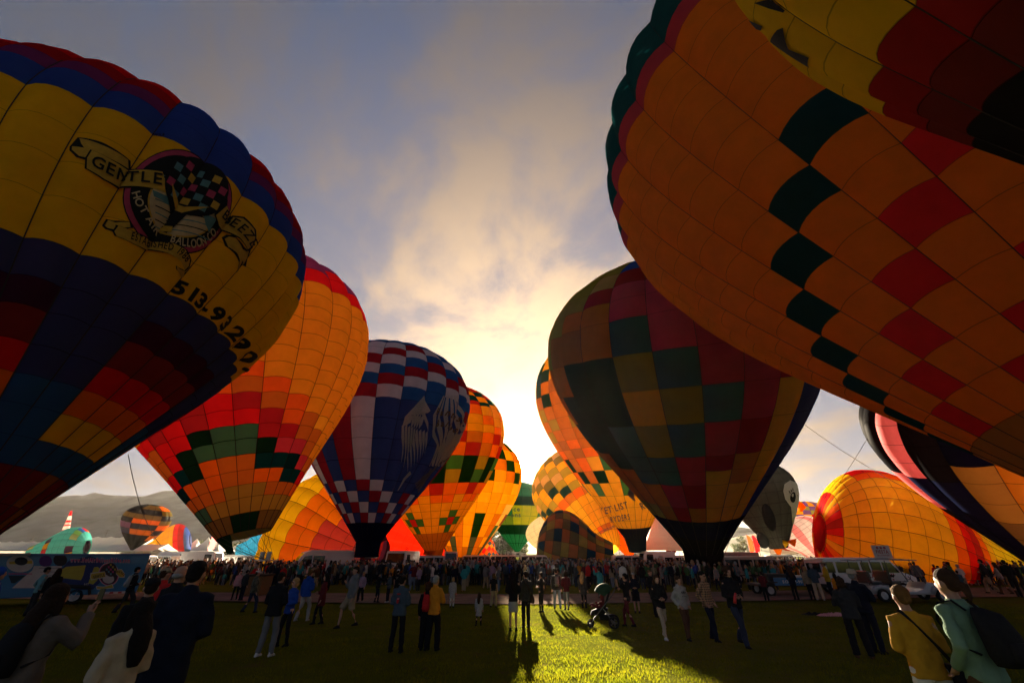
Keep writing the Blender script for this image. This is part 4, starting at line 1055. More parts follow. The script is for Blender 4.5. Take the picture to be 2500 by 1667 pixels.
# ropes
def rope(pts, label, r=.02):
    c = np.array(pts[0]); M = MB(); M.tube([np.array(p)-c for p in pts], r, 5); o = M.build('tether_rope', ROPE, label=label, cat='rope', loc=tuple(c)); return o
def hang(a, b, sag, n=12):
    a, b = np.array(a), np.array(b); return [a+(b-a)*u+np.array((0, 0, -4*sag*u*(1-u))) for u in np.linspace(0, 1, n)]
rope(hang(at_depth(313,1108,24), at_depth(392,1330,34), .5), 'long rope hanging from the gold balloon down to the crowd', .022)
rope(hang(at_depth(1958,1032,40), at_depth(2500,1303,40), 1.6), 'thin crown line running down across the lying yellow balloon', .025)
rope(hang(at_depth(2135,1040,40), at_depth(2034,1200,46), .1), 'thin line from the dark balloon down behind the lying yellow one', .02)
rope(hang(at_depth(1787,1300,40), at_depth(1738,1440,38), .05), 'tether line from the patchwork balloon mouth to the ground', .02)
rope(hang(at_depth(2040,1290,95), at_depth(1958,1400,90), .1), 'thin tether line crossing in front of the hillside', .03)
# ================================================================== vehicles and trailers
BLOCK = []
TYRE = pmat('tyre', (.014,.014,.014), .85); RIM = pmat('wheel_rim', (.45,.45,.46), .35, .5, .8, var=.1); GLASS = pmat('vehicle_glass', (.015,.017,.02), .08, .7, coat=.3)
CHROME = pmat('chrome', (.5,.5,.5), .2, .5, 1.0); LAMP = pmat('headlamp', (.6,.6,.58), .15, .7); TAIL = pmat('tail_lamp', (.4,.01,.01), .3, .5); BUMP = pmat('bumper_black', (.025,.025,.027), .6)
def paint(n, c, rough=.35): return pmat('paint_'+n, c, rough, .5, coat=.4, var=.05, scale=2)
def wheel(t, x, y, r, w=.22, side=1):
    n = 20; prof_ = [(r*.62,-w/2),(r*.93,-w/2),(r,-w*.3),(r,w*.3),(r*.93,w/2),(r*.62,w/2)]; v = []; f = []
    for i in range(n):
        a = 2*math.pi*i/n
        for q, yy in prof_: v.append((x+q*math.cos(a), y+yy, r+q*math.sin(a)))
    m = len(prof_)
    for i in range(n):
        for k in range(m): f.append((i*m+k, ((i+1) % n)*m+k, ((i+1) % n)*m+(k+1) % m, i*m+(k+1) % m))
    M = MB(); M.add(v, f); wh = M.build('wheel', TYRE, t, smooth=True)
    M = MB(); M.tube([(x, y+side*w*.30, r),(x, y+side*w*.42, r)], r*.60, 16); M.tube([(x, y+side*w*.42, r),(x, y+side*w*.52, r)], r*.2, 10)
    for i in range(5): a = 2*math.pi*i/5; M.tube([(x, y+side*w*.46, r),(x+r*.55*math.cos(a), y+side*w*.44, r+r*.55*math.sin(a))], r*.07, 5)
    M.build('rim', RIM, wh)
def vehicle(name, p, rz, prof_, W, col, wins, wheels, label, cat, group=None, screen=None, rear=None, front=None, detail=True, roofbar=False):
    """prof_: side outline (x forward, z up); wins: list of side-window outlines; screen: two (x,z) points of the windscreen"""
    t = empty(name, p, rz, label=label, cat=cat, group=group)
    M = MB(); M.prism(prof_, -W/2, W/2); M.build('body', col, t, bevel=.07, smooth=True)
    for w in wins:
        for s_ in (-1, 1): M = MB(); M.prism(w, s_*(W/2+.004), s_*(W/2+.022)); M.build('side_window', GLASS, t)
    if screen:
        (x0, z0), (x1, z1) = screen; nx_, nz_ = (z1-z0), -(x1-x0); L_ = math.hypot(nx_, nz_); ox, oz = -nx_/L_*.012, -nz_/L_*.012
        if ox < 0: ox, oz = -ox, -oz
        M = MB(); h = W/2-.12; M.add([(x0+ox,-h,z0+oz),(x0+ox,h,z0+oz),(x1+ox,h-.06,z1+oz),(x1+ox,-h+.06,z1+oz)], [(0,1,2,3)]); M.build('windscreen', GLASS, t)
    for (x, r_) in wheels:
        for s_ in (-1, 1): wheel(t, x, s_*(W/2-.09), r_, .22, s_)
    xf = max(q[0] for q in prof_); xr = min(q[0] for q in prof_)
    if detail:
        for x in ((xr+xf)*.5-.9, (xr+xf)*.5+.35, (xr+xf)*.5+1.0):
            for s_ in (-1, 1): M = MB(); M.box((x, s_*(W/2+.003), 1.05), (.018, .012, 1.1)); M.build('door_seam', BUMP, t)
        for s_ in (-1, 1):
            M = MB(); M.box(((xr+xf)*.5+.9, s_*(W/2+.02), 1.12), (.2, .04, .05)); M.build('door_handle', BUMP, t)
            M = MB(); M.box(((xr+xf)*.5, s_*(W/2+.006), .62), ((xf-xr)*.92, .02, .09)); M.build('side_moulding', BUMP, t)
        M = MB(); M.box((xf+.02, 0, .52), (.12, W*.96, .22)); M.build('front_bumper', BUMP, t, bevel=.03)
        M = MB(); M.box((xr-.02, 0, .52), (.12, W*.96, .2)); M.build('rear_bumper', BUMP, t, bevel=.03)
        for s_ in (-1, 1):
            M = MB(); M.box((xf-.02, s_*(W/2-.24), .92), (.14, .34, .2)); M.build('headlight', LAMP, t, bevel=.03)
            M = MB(); M.box((xr-.005, s_*(W/2-.12), 1.15), (.05, .14, .4)); M.build('tail_light', TAIL, t, bevel=.01)
            if screen: M = MB(); M.box((screen[0][0]-.15, s_*(W/2+.16), screen[0][1]+.12), (.12, .2, .28)); M.build('mirror', BUMP, t, bevel=.03)
        M = MB(); M.box((xf+.005, 0, .86), (.06, W*.5, .24)); M.build('grille', BUMP, t)
        if rear: M = MB(); M.box((xr-.006, 0, rear), (.02, W*.7, .55)); M.build('rear_window', GLASS, t)
    L_ = xf-xr; BLOCK.append((p[0], p[1], abs(math.cos(rz))*L_+abs(math.sin(rz))*W, abs(math.sin(rz))*L_+abs(math.cos(rz))*W)); return t
VANP = [(-2.9,.42),(-2.95,1.2),(-2.86,2.02),(-2.7,2.14),(1.25,2.16),(1.62,2.05),(2.22,1.30),(2.75,1.14),(2.95,1.0),(2.98,.42)]
def vanwin(xs_, z0=1.28, z1=1.90): return [[(a+.03,z0),(b-.03,z0),(b-.03,z1),(a+.03,z1)] for a, b in xs_]+[[(1.02,1.28),(2.0,1.28),(1.62,1.86),(1.02,1.90)]]
HIP = [(-3.1,.42),(-3.12,2.2),(-3.0,2.62),(-2.8,2.70),(1.1,2.72),(1.75,2.52),(2.55,1.42),(3.05,1.16),(3.12,.42)]
WHITE_P = paint('white', (.68,.67,.65)); BEIGE_P = paint('beige', (.38,.33,.26)); BLUE_P = paint('blue', (.02,.16,.36)); SILV = paint('silver', (.40,.40,.40)); DARK_P = paint('dark', (.03,.03,.035)); RED_P = paint('red', (.3,.02,.02))
zg = -.28
def pos(px, Y): c = at_depth(px, 1349, Y); return (c[0], c[1], float(gz(Y))+.0)
vehicle('van', pos(786,47), math.radians(215), HIP, 2.0, WHITE_P, vanwin([(-.2,.95)], 1.4, 2.2)+[[(1.05,1.45),(2.2,1.45),(1.75,2.15),(1.05,2.25)]], [(2.0,.36),(-2.0,.36)], 'tall white van with open side door amid the crowd on the left', 'van', screen=((2.5,1.50),(1.82,2.44)), rear=1.8)
vehicle('van', pos(2078,31.5), math.radians(0), VANP, 2.0, WHITE_P, vanwin([(-2.75,-2.2),(-2.1,-.55),(-.45,.15),(.25,.95)]), [(1.9,.37),(-1.75,.37)], 'long white passenger van with red lettering in front of the yellow balloon', 'van', screen=((2.2,1.36),(1.68,2.0)), rear=1.55)
vehicle('van', pos(1832,43), math.radians(-12), VANP, 2.0, BEIGE_P, vanwin([(-2.7,-1.5),(-1.4,-.3),(-.2,.9)]), [(1.9,.37),(-1.75,.37)], 'beige van in the crowd left of the penguin balloon', 'van', screen=((2.2,1.36),(1.68,2.0)), rear=1.55)
BOXP = [(-2.6,.45),(-2.6,2.55),(-2.5,2.66),(1.9,2.66),(2.1,2.5),(2.35,1.5),(2.75,1.3),(2.8,.45)]
vehicle('step_van', pos(985,50), math.radians(-96), BOXP, 2.15, WHITE_P, [[(.8,1.5),(1.9,1.5),(1.8,2.3),(.8,2.3)]], [(1.8,.4),(-1.7,.4)], 'white step van facing the camera in front of the red balloon', 'van', screen=((2.37,1.55),(2.14,2.42)))
FAR = [(345,62,10,'v','white van far off right of the trailer'),(398,70,170,'v','white van roof among the crowd behind the tall navy coat'),(440,72,0,'b','white box trailer far off in the crowd on the left'),(575,75,20,'v','white van far off beyond the pink jacket woman'),(636,70,5,'v','silver van far off beneath the light blue balloon'),(1032,62,200,'v','white van right of the step van'),(1100,72,-80,'b','pale truck cab right of the red balloon gap'),(1172,80,0,'v','white van left of the gap under the sun'),(1222,85,180,'v','white van under the green balloon'),(1310,80,0,'v','white van beneath the olive lying balloon'),(1540,70,0,'v','white van roof under the lettered balloon'),(1600,68,185,'b','white box van under the grey tent peak'),(1660,66,0,'v','white pickup van left of the patchwork mouth'),(1725,60,10,'v','pale van right of the patchwork mouth'),(1905,90,0,'v','white van far off below the white banner'),(500,66,0,'b','long pale trailer far off beyond the path on the left'),(300,75,0,'v','white van far behind the trailer end')]
for i, (px, Y, rz, kd, lab) in enumerate(FAR):
    vehicle('van', pos(px, Y), math.radians(rz), VANP if kd == 'v' else BOXP, 2.0, SILV if 'silver' in lab else WHITE_P, vanwin([(-2.7,-1.5),(-1.4,-.3),(-.2,.9)]) if kd == 'v' else [[(.8,1.5),(1.9,1.5),(1.8,2.3),(.8,2.3)]], [(1.9,.37),(-1.75,.37)], lab, 'van', 'vehicles parked in the field', screen=((2.2,1.36),(1.68,2.0)) if kd == 'v' else ((2.37,1.55),(2.14,2.42)), detail=False)
# enclosed trailer
def box_trailer(p, rz, L_, W, Hh, col, label):
    t = empty('cargo_trailer', p, rz, label=label, cat='trailer'); M = MB(); M.box((0,0,.55+Hh/2),(L_,W,Hh)); M.build('body', col, t, bevel=.06)
    M = MB(); M.box((0,-W/2-.01,.6+Hh/2),(L_*.3,.02,Hh*.75)); M.build('door', pmat('trailer_door', (.32,.30,.27), .5), t)
    for s_ in (-1,1): wheel(t, -.3, s_*(W/2-.1), .33, .2, s_)
    M = MB(); M.tube([(L_/2,0,.5),(L_/2+1.2,0,.5)], .05, 6); M.build('hitch', BUMP, t); BLOCK.append((p[0], p[1], L_, W))
box_trailer(pos(1782,50), 0, 5.2, 2.1, 2.0, BEIGE_P, 'pale enclosed trailer behind the beige van')
# open blue trailer with gear
def flat_trailer():
    p = pos(1868,30.5); t = empty('flat_trailer', p, 0, label='low open trailer with a blue side panel and gear on it', cat='trailer')
    M = MB(); M.box((.4,0,.62),(3.6,1.7,.12)); M.build('deck', BUMP, t)
    M = MB(); M.box((.9,-.87,.82),(2.6,.05,.42)); M.build('side_panel', BLUE_P, t, bevel=.01)
    V, F_ = text_path('513-932-9077', [(.1,-.74),(1.7,-.74)], .16, .03); M = MB(); M.add([(a, -.905, -b) for a, b in V], F_); M.build('lettering', WHITE_P, t)
    for s_ in (-1,1): wheel(t, -.75, s_*.8, .34, .2, s_); 
    M = MB(); M.box((-.75,-.86,.78),(.95,.3,.06)); M.build('mudguard', BUMP, t)
    M = MB(); M.box((.2,.1,.95),(1.2,.9,.55)); M.build('gear_crate', pmat('gear_black',(.03,.03,.03),.7), t, bevel=.04); M = MB(); M.box((1.5,0,.9),(.9,.8,.45)); M.build('fan_housing', SILV, t, bevel=.05)
    BLOCK.append((p[0], p[1], 4, 2))
flat_trailer()
# buggy / golf cart with roof sign
def golf_cart():
    p = pos(2158,26.5); p = (p[0], p[1], p[2]+.05); t = empty('golf_cart', p, math.radians(-3), label='open silver golf cart with canopy and FIESTA roof sign', cat='golf cart')
    P_ = [(-1.9,.35),(-1.9,.75),(-1.2,.82),(-1.1,.55),(.5,.5),(.9,.62),(1.2,.95),(1.9,.88),(2.35,.72),(2.4,.42),(2.3,.35)]
    M = MB(); M.prism(P_, -.62, .62); M.build('body', SILV, t, bevel=.06, smooth=True)
    for x in (1.75,-1.35):
        for s_ in (-1,1): wheel(t, x, s_*.62, .31, .2, s_); M = MB(); M.tube([(x-.45,s_*.66,.45),(x-.28,s_*.66,.66),(x,s_*.66,.73),(x+.28,s_*.66,.66),(x+.45,s_*.66,.45)], [(.05,.12)]*5, 6); M.build('mudguard', SILV, t, smooth=True)
    for x in (-1.4,-.35): M = MB(); M.box((x,0,.92),(.55,1.1,.16)); M.build('seat', DARK_P, t, bevel=.05); M = MB(); M.box((x-.28,0,1.22),(.12,1.1,.5)); M.build('backrest', DARK_P, t, bevel=.05)
    for x in (-1.85,-.6,.95):
        for s_ in (-1,1): M = MB(); M.tube([(x+(.25 if x > 0 else 0),s_*.58,.8),(x-(.2 if x > 0 else 0),s_*.58,2.0)], .025, 6); M.build('roof_post', DARK_P, t)
    M = MB(); M.loft([[(-2.2,-.68,1.98),(-2.2,.68,1.98),(-2.2,.6,2.03),(-2.2,-.6,2.03)],[(-.5,-.7,2.05),(-.5,.7,2.05),(-.5,.6,2.12),(-.5,-.6,2.12)],[(1.15,-.68,1.98),(1.15,.68,1.98),(1.15,.6,2.03),(1.15,-.6,2.03)]]); M.build('canopy', pmat('canopy_vinyl',(.30,.30,.29),.6), t)
    M = MB(); M.tube([(.72,-.35,.95),(.55,-.35,1.22)], .02, 6); v = []; M.build('steering_column', DARK_P, t); M = MB(); M.tube([(.55+.02*math.sin(a), -.35+.17*math.cos(a), 1.22+.17*math.sin(a)) for a in np.linspace(0,6.28,13)], .015, 5); M.build('steering_wheel', DARK_P, t)
    for s_ in (-1,1): M = MB(); M.ell((2.32,s_*.4,.66),(.06,.1,.08)); M.build('headlight', LAMP, t)
    sg = empty('roof_sign', (p[0]-.35, p[1]-.3, p[2]+2.1), math.radians(-3), label='small white sign reading FIESTA on the golf cart roof', cat='sign')
    M = MB(); M.box((0,0,.34),(.98,.06,.66)); M.build('board', pmat('sign_white',(.55,.53,.50),.7), sg, bevel=.01)
    V, F_ = text_path('FIESTA', [(-.36,-.26),(.36,-.26)], .17, .05); M = MB(); M.add([(a,-.034,-b) for a, b in V], F_); M.build('lettering', RED_P, sg)
    V, F_ = text_path('BALLOON RIDES', [(-.34,-.12),(.34,-.12)], .08, .03); M = MB(); M.add([(a,-.034,-b) for a, b in V], F_); M.build('lettering', RED_P, sg)
    for k in range(3): M = MB(); M.ell((-.2+k*.2,-.032,.54),(.08,.006,.07)); M.build('printed_balloon', RED_P, sg)
    BLOCK.append((p[0], p[1], 5, 1.6))
golf_cart()
# red lettering on the van
c = pos(2078,31.5)
for s, x0, x1, z, h in (('RAINBOW', -.2, 1.6, 1.0, .24), ('RYDERS', .1, 1.5, .68, .24), ('rainbowryders.com', 1.3, 2.7, .75, .1)):
    V, F_ = text_path(s, [(x0,-z),(x1,-z)], h, .05); M = MB(); M.add([(a,-1.012,-b) for a, b in V], F_); o = M.build('lettering', RED_P if h > .15 else DARK_P); o.parent = [q for q in bpy.data.objects if q.name.startswith('van') and 'red lettering' in q.get('label', '')][0]
# the long printed trailer on the left
def printed_trailer():
    R_ = ground_at(325,1467); Lf = ground_at(20,1483); d = Lf-R_; d[2] = 0; d /= np.linalg.norm(d); n = np.array((d[1], -d[0], 0)); n = n if n[1] < 0 else -n
    o = np.array((R_[0], R_[1], float(gz(R_[1])))); ang = math.atan2(-d[1], -d[0]); L_ = 12.5; W = 2.4
    t = empty('display_trailer', tuple(o), ang, label='long blue printed display trailer at the left edge', cat='trailer')   # local x runs from -L (left) to 0 (right end), -y towards the camera
    BL = paint('trailer_blue', (.02,.16,.33)); z0, z1 = .42, 2.32
    M = MB(); M.box((-L_/2, W/2, (z0+z1)/2), (L_, W, z1-z0)); M.build('body', BL, t, bevel=.05)
    M = MB(); M.box((-L_/2, .0, z1+.03), (L_+.06, .12, .09)); M.build('roof_rail', paint('rail_blue',(.02,.08,.30)), t)
    M = MB(); M.box((-7.2, -.25, z1+.03), (4.6, .34, .13)); M.build('awning_roll', pmat('awning_grey',(.30,.29,.28),.6), t, bevel=.03)
    M = MB(); M.box((-.9, -.02, z0+.05), (1.5, .05, .1)); M.build('reflector_strip', pmat('reflector',(.55,.50,.48),.5), t)
    for k in range(4): M = MB(); M.box((-1.45+k*.36, -.05, z0+.05), (.16, .02, .08)); M.build('reflector_red', TAIL, t)
    for x in (-2.55,-3.35): wheel(t, x, .12, .36, .24, -1)
    M = MB(); M.tube([(-3.95,-.08,.42),(-3.8,-.08,.78),(-2.95,-.08,.86),(-2.1,-.08,.78),(-1.95,-.08,.42)], [(.06,.1)]*5, 6); M.build('mudguard', BUMP, t)
    M = MB(); M.box((-9.0,-.03,.32),(7.2,.05,.55)); M.build('skirt_panel', pmat('skirt_tan',(.28,.19,.12),.8), t)
    M = MB(); M.tube([(-.35,.3,.42),(-.35,.3,.1),(-.35,.3,.0)], .05, 6); M.build('jack_stand', BUMP, t)
    cam_l = None
    def flat(nm, pts, mat, lift):
        pts = np.array(pts, float); rr = rays(pts); s_ = ((o-CAM)@n)/(rr@n); X = CAM+rr*s_[:, None]-o; lx = X@(-d); lz = X[:, 2]
        M = MB(); M.add([(a, -lift, b) for a, b in zip(lx, lz)], [tuple(range(len(pts)))]); return M.build(nm, mat, t)
    def flat_text(s, path, h, mat, lift, bold=.03, shear=0.0):
        V, F_ = text_path(s, path, h, bold, shear); V = np.array(V); rr = rays(V); s_ = ((o-CAM)@n)/(rr@n); X = CAM+rr*s_[:, None]-o; M = MB(); M.add([(a, -lift, b) for a, b in zip(X@(-d), X[:, 2])], F_); M.build('lettering', mat, t)
    E_ = lambda L2: [(x*.1488, 1320+y*.1488) for x, y in L2]
    pm_ = lambda n_, c_: pmat('vinyl_'+n_, c_, .5, .4, var=.12, scale=3)
    NB, YL, WH, MG, BK, GD = pm_('navy',(.015,.03,.14)), pm_('yellow',(.40,.36,.04)), pm_('white',(.50,.48,.46)), pm_('magenta',(.45,.03,.16)), pm_('black',(.02,.015,.02)), pm_('gold',(.48,.34,.03))
    flat('balloon_print', E_([(1120,330),(1480,240),(1700,350),(1750,560),(1620,700),(1520,800),(1280,800),(960,700),(1000,470)]), NB, .012)
    flat('balloon_print', E_([(1010,470),(1090,420),(1410,395),(1370,560),(1330,640),(980,600)]), YL, .017); flat('balloon_print', E_([(1545,430),(1600,420),(1665,470),(1600,640),(1530,710),(1450,690)]), YL, .017)
    flat('white_print', E_([(560,408),(1020,408),(940,600),(820,770),(200,770),(430,560),(530,480)]), WH, .012)
    flat('round_print', ellipse(*E_([(330,370)])[0], 33, 21), WH, .012); flat('badge_print', ellipse(*E_([(350,330)])[0], 16, 10), BK, .017); flat('ribbon_print', E_([(150,340),(240,330),(530,320),(535,370),(240,380),(160,380)]), GD, .015)
    flat('balloon_print', ellipse(*E_([(750,330)])[0], 16, 14), pm_('purple',(.08,.02,.16)), .012); flat('balloon_print', ellipse(*E_([(990,310)])[0], 17, 15), BK, .012)
    flat('dark_print', E_([(140,565),(430,565),(250,690),(190,690)]), pm_('pine',(.01,.03,.04)), .013)
    flat_text('HotAirBalloonRides.com', E_([(140,550),(530,550)]), 5, MG, .018)
    flat_text('www.HotAirBalloonRides.com', E_([(1156,342),(2140,352)]), 10.5, WH, .020, .085, .2); flat_text('www.HotAirBalloonRides.com', E_([(1156,340),(2140,350)]), 10, MG, .024, .03, .2)
    flat('badge_rim_print', ellipse(*E_([(1785,545)])[0], 25.5, 28.5), WH, .020); flat('badge_rim_print', ellipse(*E_([(1785,545)])[0], 24, 27), MG, .024); flat('badge_print', ellipse(*E_([(1785,545)])[0], 22, 25), BK, .028)
    flat('badge_inner_print', ellipse(*E_([(1780,620)])[0], 14, 11), WH, .031)
    flat('drawn_balloon_print', ellipse(*E_([(1820,470)])[0], 15, 17), BK, .034)
    for i in range(-2, 3):
        for k in range(-2, 3):
            if (i+k) % 2 == 0 and i*i+k*k < 7: cx_, cy_ = E_([(1820+i*34, 465+k*38)])[0]; flat('drawn_panel_print', [(cx_-2,cy_-2.4),(cx_+2,cy_-2.4),(cx_+2,cy_+2.4),(cx_-2,cy_+2.4)], [MG, pm_('aqua',(.08,.24,.3)), GD][(i+2*k) % 3], .038)
    flat('ribbon_edge_print', E_([(1490,520),(1730,495),(1740,595),(1500,640),(1478,585)]), WH, .032); flat('ribbon_print', E_([(1500,535),(1725,505),(1730,585),(1505,628),(1490,585)]), GD, .036)
    flat('ribbon_edge_print', E_([(1890,470),(2000,460),(2055,540),(2045,600),(1960,600),(1890,525)]), WH, .032); flat('ribbon_print', E_([(1900,478),(1995,470),(2042,545),(2032,588),(1965,588),(1900,520)]), GD, .036)
    flat('ribbon_edge_print', E_([(1575,735),(1700,745),(1850,700),(1868,770),(1720,790),(1590,795)]), WH, .032); flat('ribbon_print', E_([(1588,745),(1700,755),(1842,712),(1856,762),(1720,778),(1600,782)]), GD, .036)
    flat_text('GENTLE', E_([(1530,615),(1725,575)]), 7, BK, .040); flat_text('BREEZE', E_([(1895,512),(1980,522),(2035,575)]), 5.5, BK, .040)
    flat_text('907', E_([(1378,752),(1460,748)]), 9, WH, .022, .02, .3)
    for k in range(4): flat('small_print', E_([(640+k*20,440+k*62),(980-k*50,438+k*62),(978-k*50,446+k*62),(640+k*20,448+k*62)]), pm_('grey',(.12,.12,.13)), .016)
    mid = o+d*L_/2-n*W/2; BLOCK.append((mid[0], mid[1], 14, 6))
printed_trailer()
# ================================================================== people
SKIN = [pmat('skin_%d' % i, c, .55, .35, var=.08, scale=9) for i, c in enumerate(((.42,.22,.14),(.32,.16,.09),(.50,.29,.20),(.20,.095,.05)))]
def cloth(col, pat=None):
    key = 'cloth_%s_%s' % (col, pat)
    if key in MATS: return MATS[key]
    c = CL[col] if col in CL else FAB[col]
    if pat is None: return pmat(key, c, .9, .12, var=.22, scale=5, bump=.35, bscale=18)
    m, nt, N, L = new_mat(key); out = N('ShaderNodeOutputMaterial'); b = N('ShaderNodeBsdfPrincipled'); tc = N('ShaderNodeTexCoord'); b.inputs['Roughness'].default_value = .9
    def wave(ax, sc):
        w = N('ShaderNodeTexWave'); w.bands_direction = ax; w.inputs['Scale'].default_value = sc; w.inputs['Distortion'].default_value = .6; w.inputs['Detail Scale'].default_value = 2; L(tc.outputs['Object'], w.inputs['Vector']); return w.outputs['Fac']
    if pat == 'plaid':
        mm = N('ShaderNodeMath'); mm.operation = 'ADD'; L(wave('X', 9), mm.inputs[0]); L(wave('Z', 9), mm.inputs[1]); h = N('ShaderNodeMath'); h.operation = 'MULTIPLY'; L(mm.outputs[0], h.inputs[0]); h.inputs[1].default_value = .5; fac = h.outputs[0]
    elif pat == 'stripe': fac = wave('Z', 16)
    else:
        n = N('ShaderNodeTexNoise'); n.inputs['Scale'].default_value = 14; n.inputs['Detail'].default_value = 3; L(tc.outputs['Object'], n.inputs['Vector']); fac = n.outputs[0]
    r = N('ShaderNodeValToRGB'); r.color_ramp.elements[0].position = .35; r.color_ramp.elements[1].position = .62; r.color_ramp.elements[0].color = (*[x*.22 for x in c], 1); r.color_ramp.elements[1].color = (*c, 1)
    L(fac, r.inputs[0]); L(r.outputs[0], b.inputs['Base Color']); L(b.outputs[0], out.inputs[0]); MATS[key] = m; return m
CL = dict(dgr=(.012,.045,.022), taupe=(.13,.105,.085), blk=(.012,.012,.014), char=(.03,.03,.032), navy=(.009,.012,.024), jean=(.022,.033,.06), ljean=(.16,.20,.26), dkhaki=(.12,.09,.05), khaki=(.30,.24,.15), beige=(.42,.34,.23), white=(.62,.60,.56), grey=(.16,.16,.16), lgrey=(.33,.32,.30),
 royal=(.015,.06,.30), tealb=(.12,.26,.28), mustard=(.52,.26,.02), orange=(.62,.22,.015), sage=(.16,.26,.17), brown=(.09,.045,.02), maroon=(.11,.015,.02), red=(.45,.02,.02), pink=(.55,.27,.28), lilac=(.32,.22,.30), denim=(.055,.078,.10), yel=(.60,.38,.02), green=(.05,.14,.05), camo=(.13,.12,.07), plaid=(.42,.24,.12), bw=(.55,.53,.50), teal=(.03,.26,.28), dbrown=(.04,.022,.014))
HAIRM = {k: pmat('hair_'+k, c, .85, .1, var=.3, scale=20, bump=.5, bscale=60) for k, c in dict(black=(.012,.009,.008), brown=(.045,.022,.012), dark=(.022,.012,.008), blonde=(.38,.24,.10), grey=(.30,.29,.27), red=(.14,.05,.02), auburn=(.12,.06,.02)).items()}
EYEM = pmat('eye_dark', (.01,.008,.007), .2, .6); LIPM = pmat('lip', (.22,.07,.06), .5)
ARM = dict(down=((.028,-.012,-.172),(.034,.035,-.318)), pocket=((.055,-.05,-.165),(.005,.055,-.275)), front=((.035,.0,-.172),(-.05,.115,-.185)), chest=((.04,.03,-.165),(-.045,.12,-.085)), photo=((.055,.10,-.115),(-.02,.17,.03)), high=((.045,.10,-.03),(.02,.17,.115)), point=((.035,.15,-.06),(.03,.29,-.02)), cross=((.045,.045,-.16),(-.115,.10,-.115)), back=((.04,-.06,-.165),(-.04,-.10,-.285)), swingf=((.02,.07,-.16),(.02,.17,-.26)), swingb=((.03,-.075,-.155),(.035,-.09,-.305)))
LEG = dict(stand=((.0,.004),(.0,.004)), wide=((.03,.0),(.03,.0)), walk=((-.01,.15),(.0,-.14)), shift=((.01,.05),(.02,-.03)), step=((.0,.09),(.0,-.08)))
HANDS = dict()
def sect(cx, cy_, z, rx, ry, n=16, p=2.4):
    o = []
    for i in range(n):
        a = 2*math.pi*i/n; c, s_ = math.cos(a), math.sin(a)
        o.append((cx+rx*math.copysign(abs(c)**(2/p), c), cy_+ry*math.copysign(abs(s_)**(2/p), s_), z))
    return o
WORK = bpy.data.scenes.new('workbench')
def remesh(M, vox, smooth=2, wr=0.0, seed=0, name='part'):
    me = mesh('tmp', M.v, M.f)
    bm = bmesh.new(); bm.from_mesh(me); bmesh.ops.recalc_face_normals(bm, faces=bm.faces); bm.to_mesh(me); bm.free()
    o = bpy.data.objects.new('tmp', me); WORK.collection.objects.link(o)
    md = o.modifiers.new('r', 'REMESH'); md.mode = 'VOXEL'; md.voxel_size = vox; md.adaptivity = 0.0
    if smooth: sm = o.modifiers.new('s', 'SMOOTH'); sm.iterations = smooth; sm.factor = .5
    
    with bpy.context.temp_override(scene=WORK, view_layer=WORK.view_layers[0]):
        dg = bpy.context.evaluated_depsgraph_get(); dg.update(); r = bpy.data.meshes.new_from_object(o.evaluated_get(dg)); r.name = name
    bpy.data.objects.remove(o); bpy.data.meshes.remove(me)
    n = len(r.vertices)
    if wr and n:
        co = np.zeros(n*3); r.vertices.foreach_get('co', co); co = co.reshape(-1, 3); no = np.zeros(n*3); r.vertices.foreach_get('normal', no); no = no.reshape(-1, 3)
        x, y, z = co.T; s_ = seed*1.7
        w = np.sin(z*46+np.sin(x*31+s_)*2.2+y*12+s_)*.5+np.sin(z*83+x*47+np.sin(y*37-s_)*1.9)*.3+np.sin(z*24-x*58+s_*2)*.4
        co += no*(wr*w)[:, None]; r.vertices.foreach_set('co', co.reshape(-1)); r.update()
    r.polygons.foreach_set('use_smooth', [True]*len(r.polygons))
    return r
def joints(arms, legs, bw, lean=0.0):
    J = {}
    for s_, nm in ((1, 'R'), (-1, 'L')):
        a = ARM[arms[0] if s_ > 0 else arms[1]]; sh = np.array((s_*.096*bw, -.004, .800)); J['sh'+nm] = sh
        J['el'+nm] = sh+np.array((s_*a[0][0], a[0][1], a[0][2])); J['wr'+nm] = sh+np.array((s_*a[1][0], a[1][1], a[1][2]))
        l = LEG[legs][0 if s_ > 0 else 1]; hp = np.array((s_*.052*bw, 0, .52)); an = np.array((s_*(.056+l[0]), l[1], .045+(max(0, -l[1])*.22)))
        J['hp'+nm] = hp; kn = (hp+an)/2+np.array((0, .012+abs(l[1])*.28, .0)); kn[2] = .285+(.01 if l[1] > .1 else 0); J['kn'+nm] = kn; J['an'+nm] = an
    return J
def hand(M, J, nm, s_, curl=.4):
    w, e = J['wr'+nm], J['el'+nm]; d = (w-e)/np.linalg.norm(w-e); side = np.cross(d, (0, 1, .2)); side /= np.linalg.norm(side)+1e-6; nrm = np.cross(side, d)
    M.tube([w-d*.01, w+d*.02, w+d*.048], [(.013,.011),(.021,.011),(.022,.010)], 8)
    for k in range(4):
        b = w+d*.045+side*(-.0165+.011*k); ln = (.036,.043,.041,.032)[k]
        M.tube([b, b+d*ln*.55+nrm*.003, b+d*ln*.85+nrm*ln*curl], [.0056,.0052,.0042], 5)
    b = w+d*.016-side*.02*s_; M.tube([b, b+d*.022-side*.014*s_, b+d*.04-side*.013*s_+nrm*.01], [.0066,.006,.0048], 5)
PARTS = {}
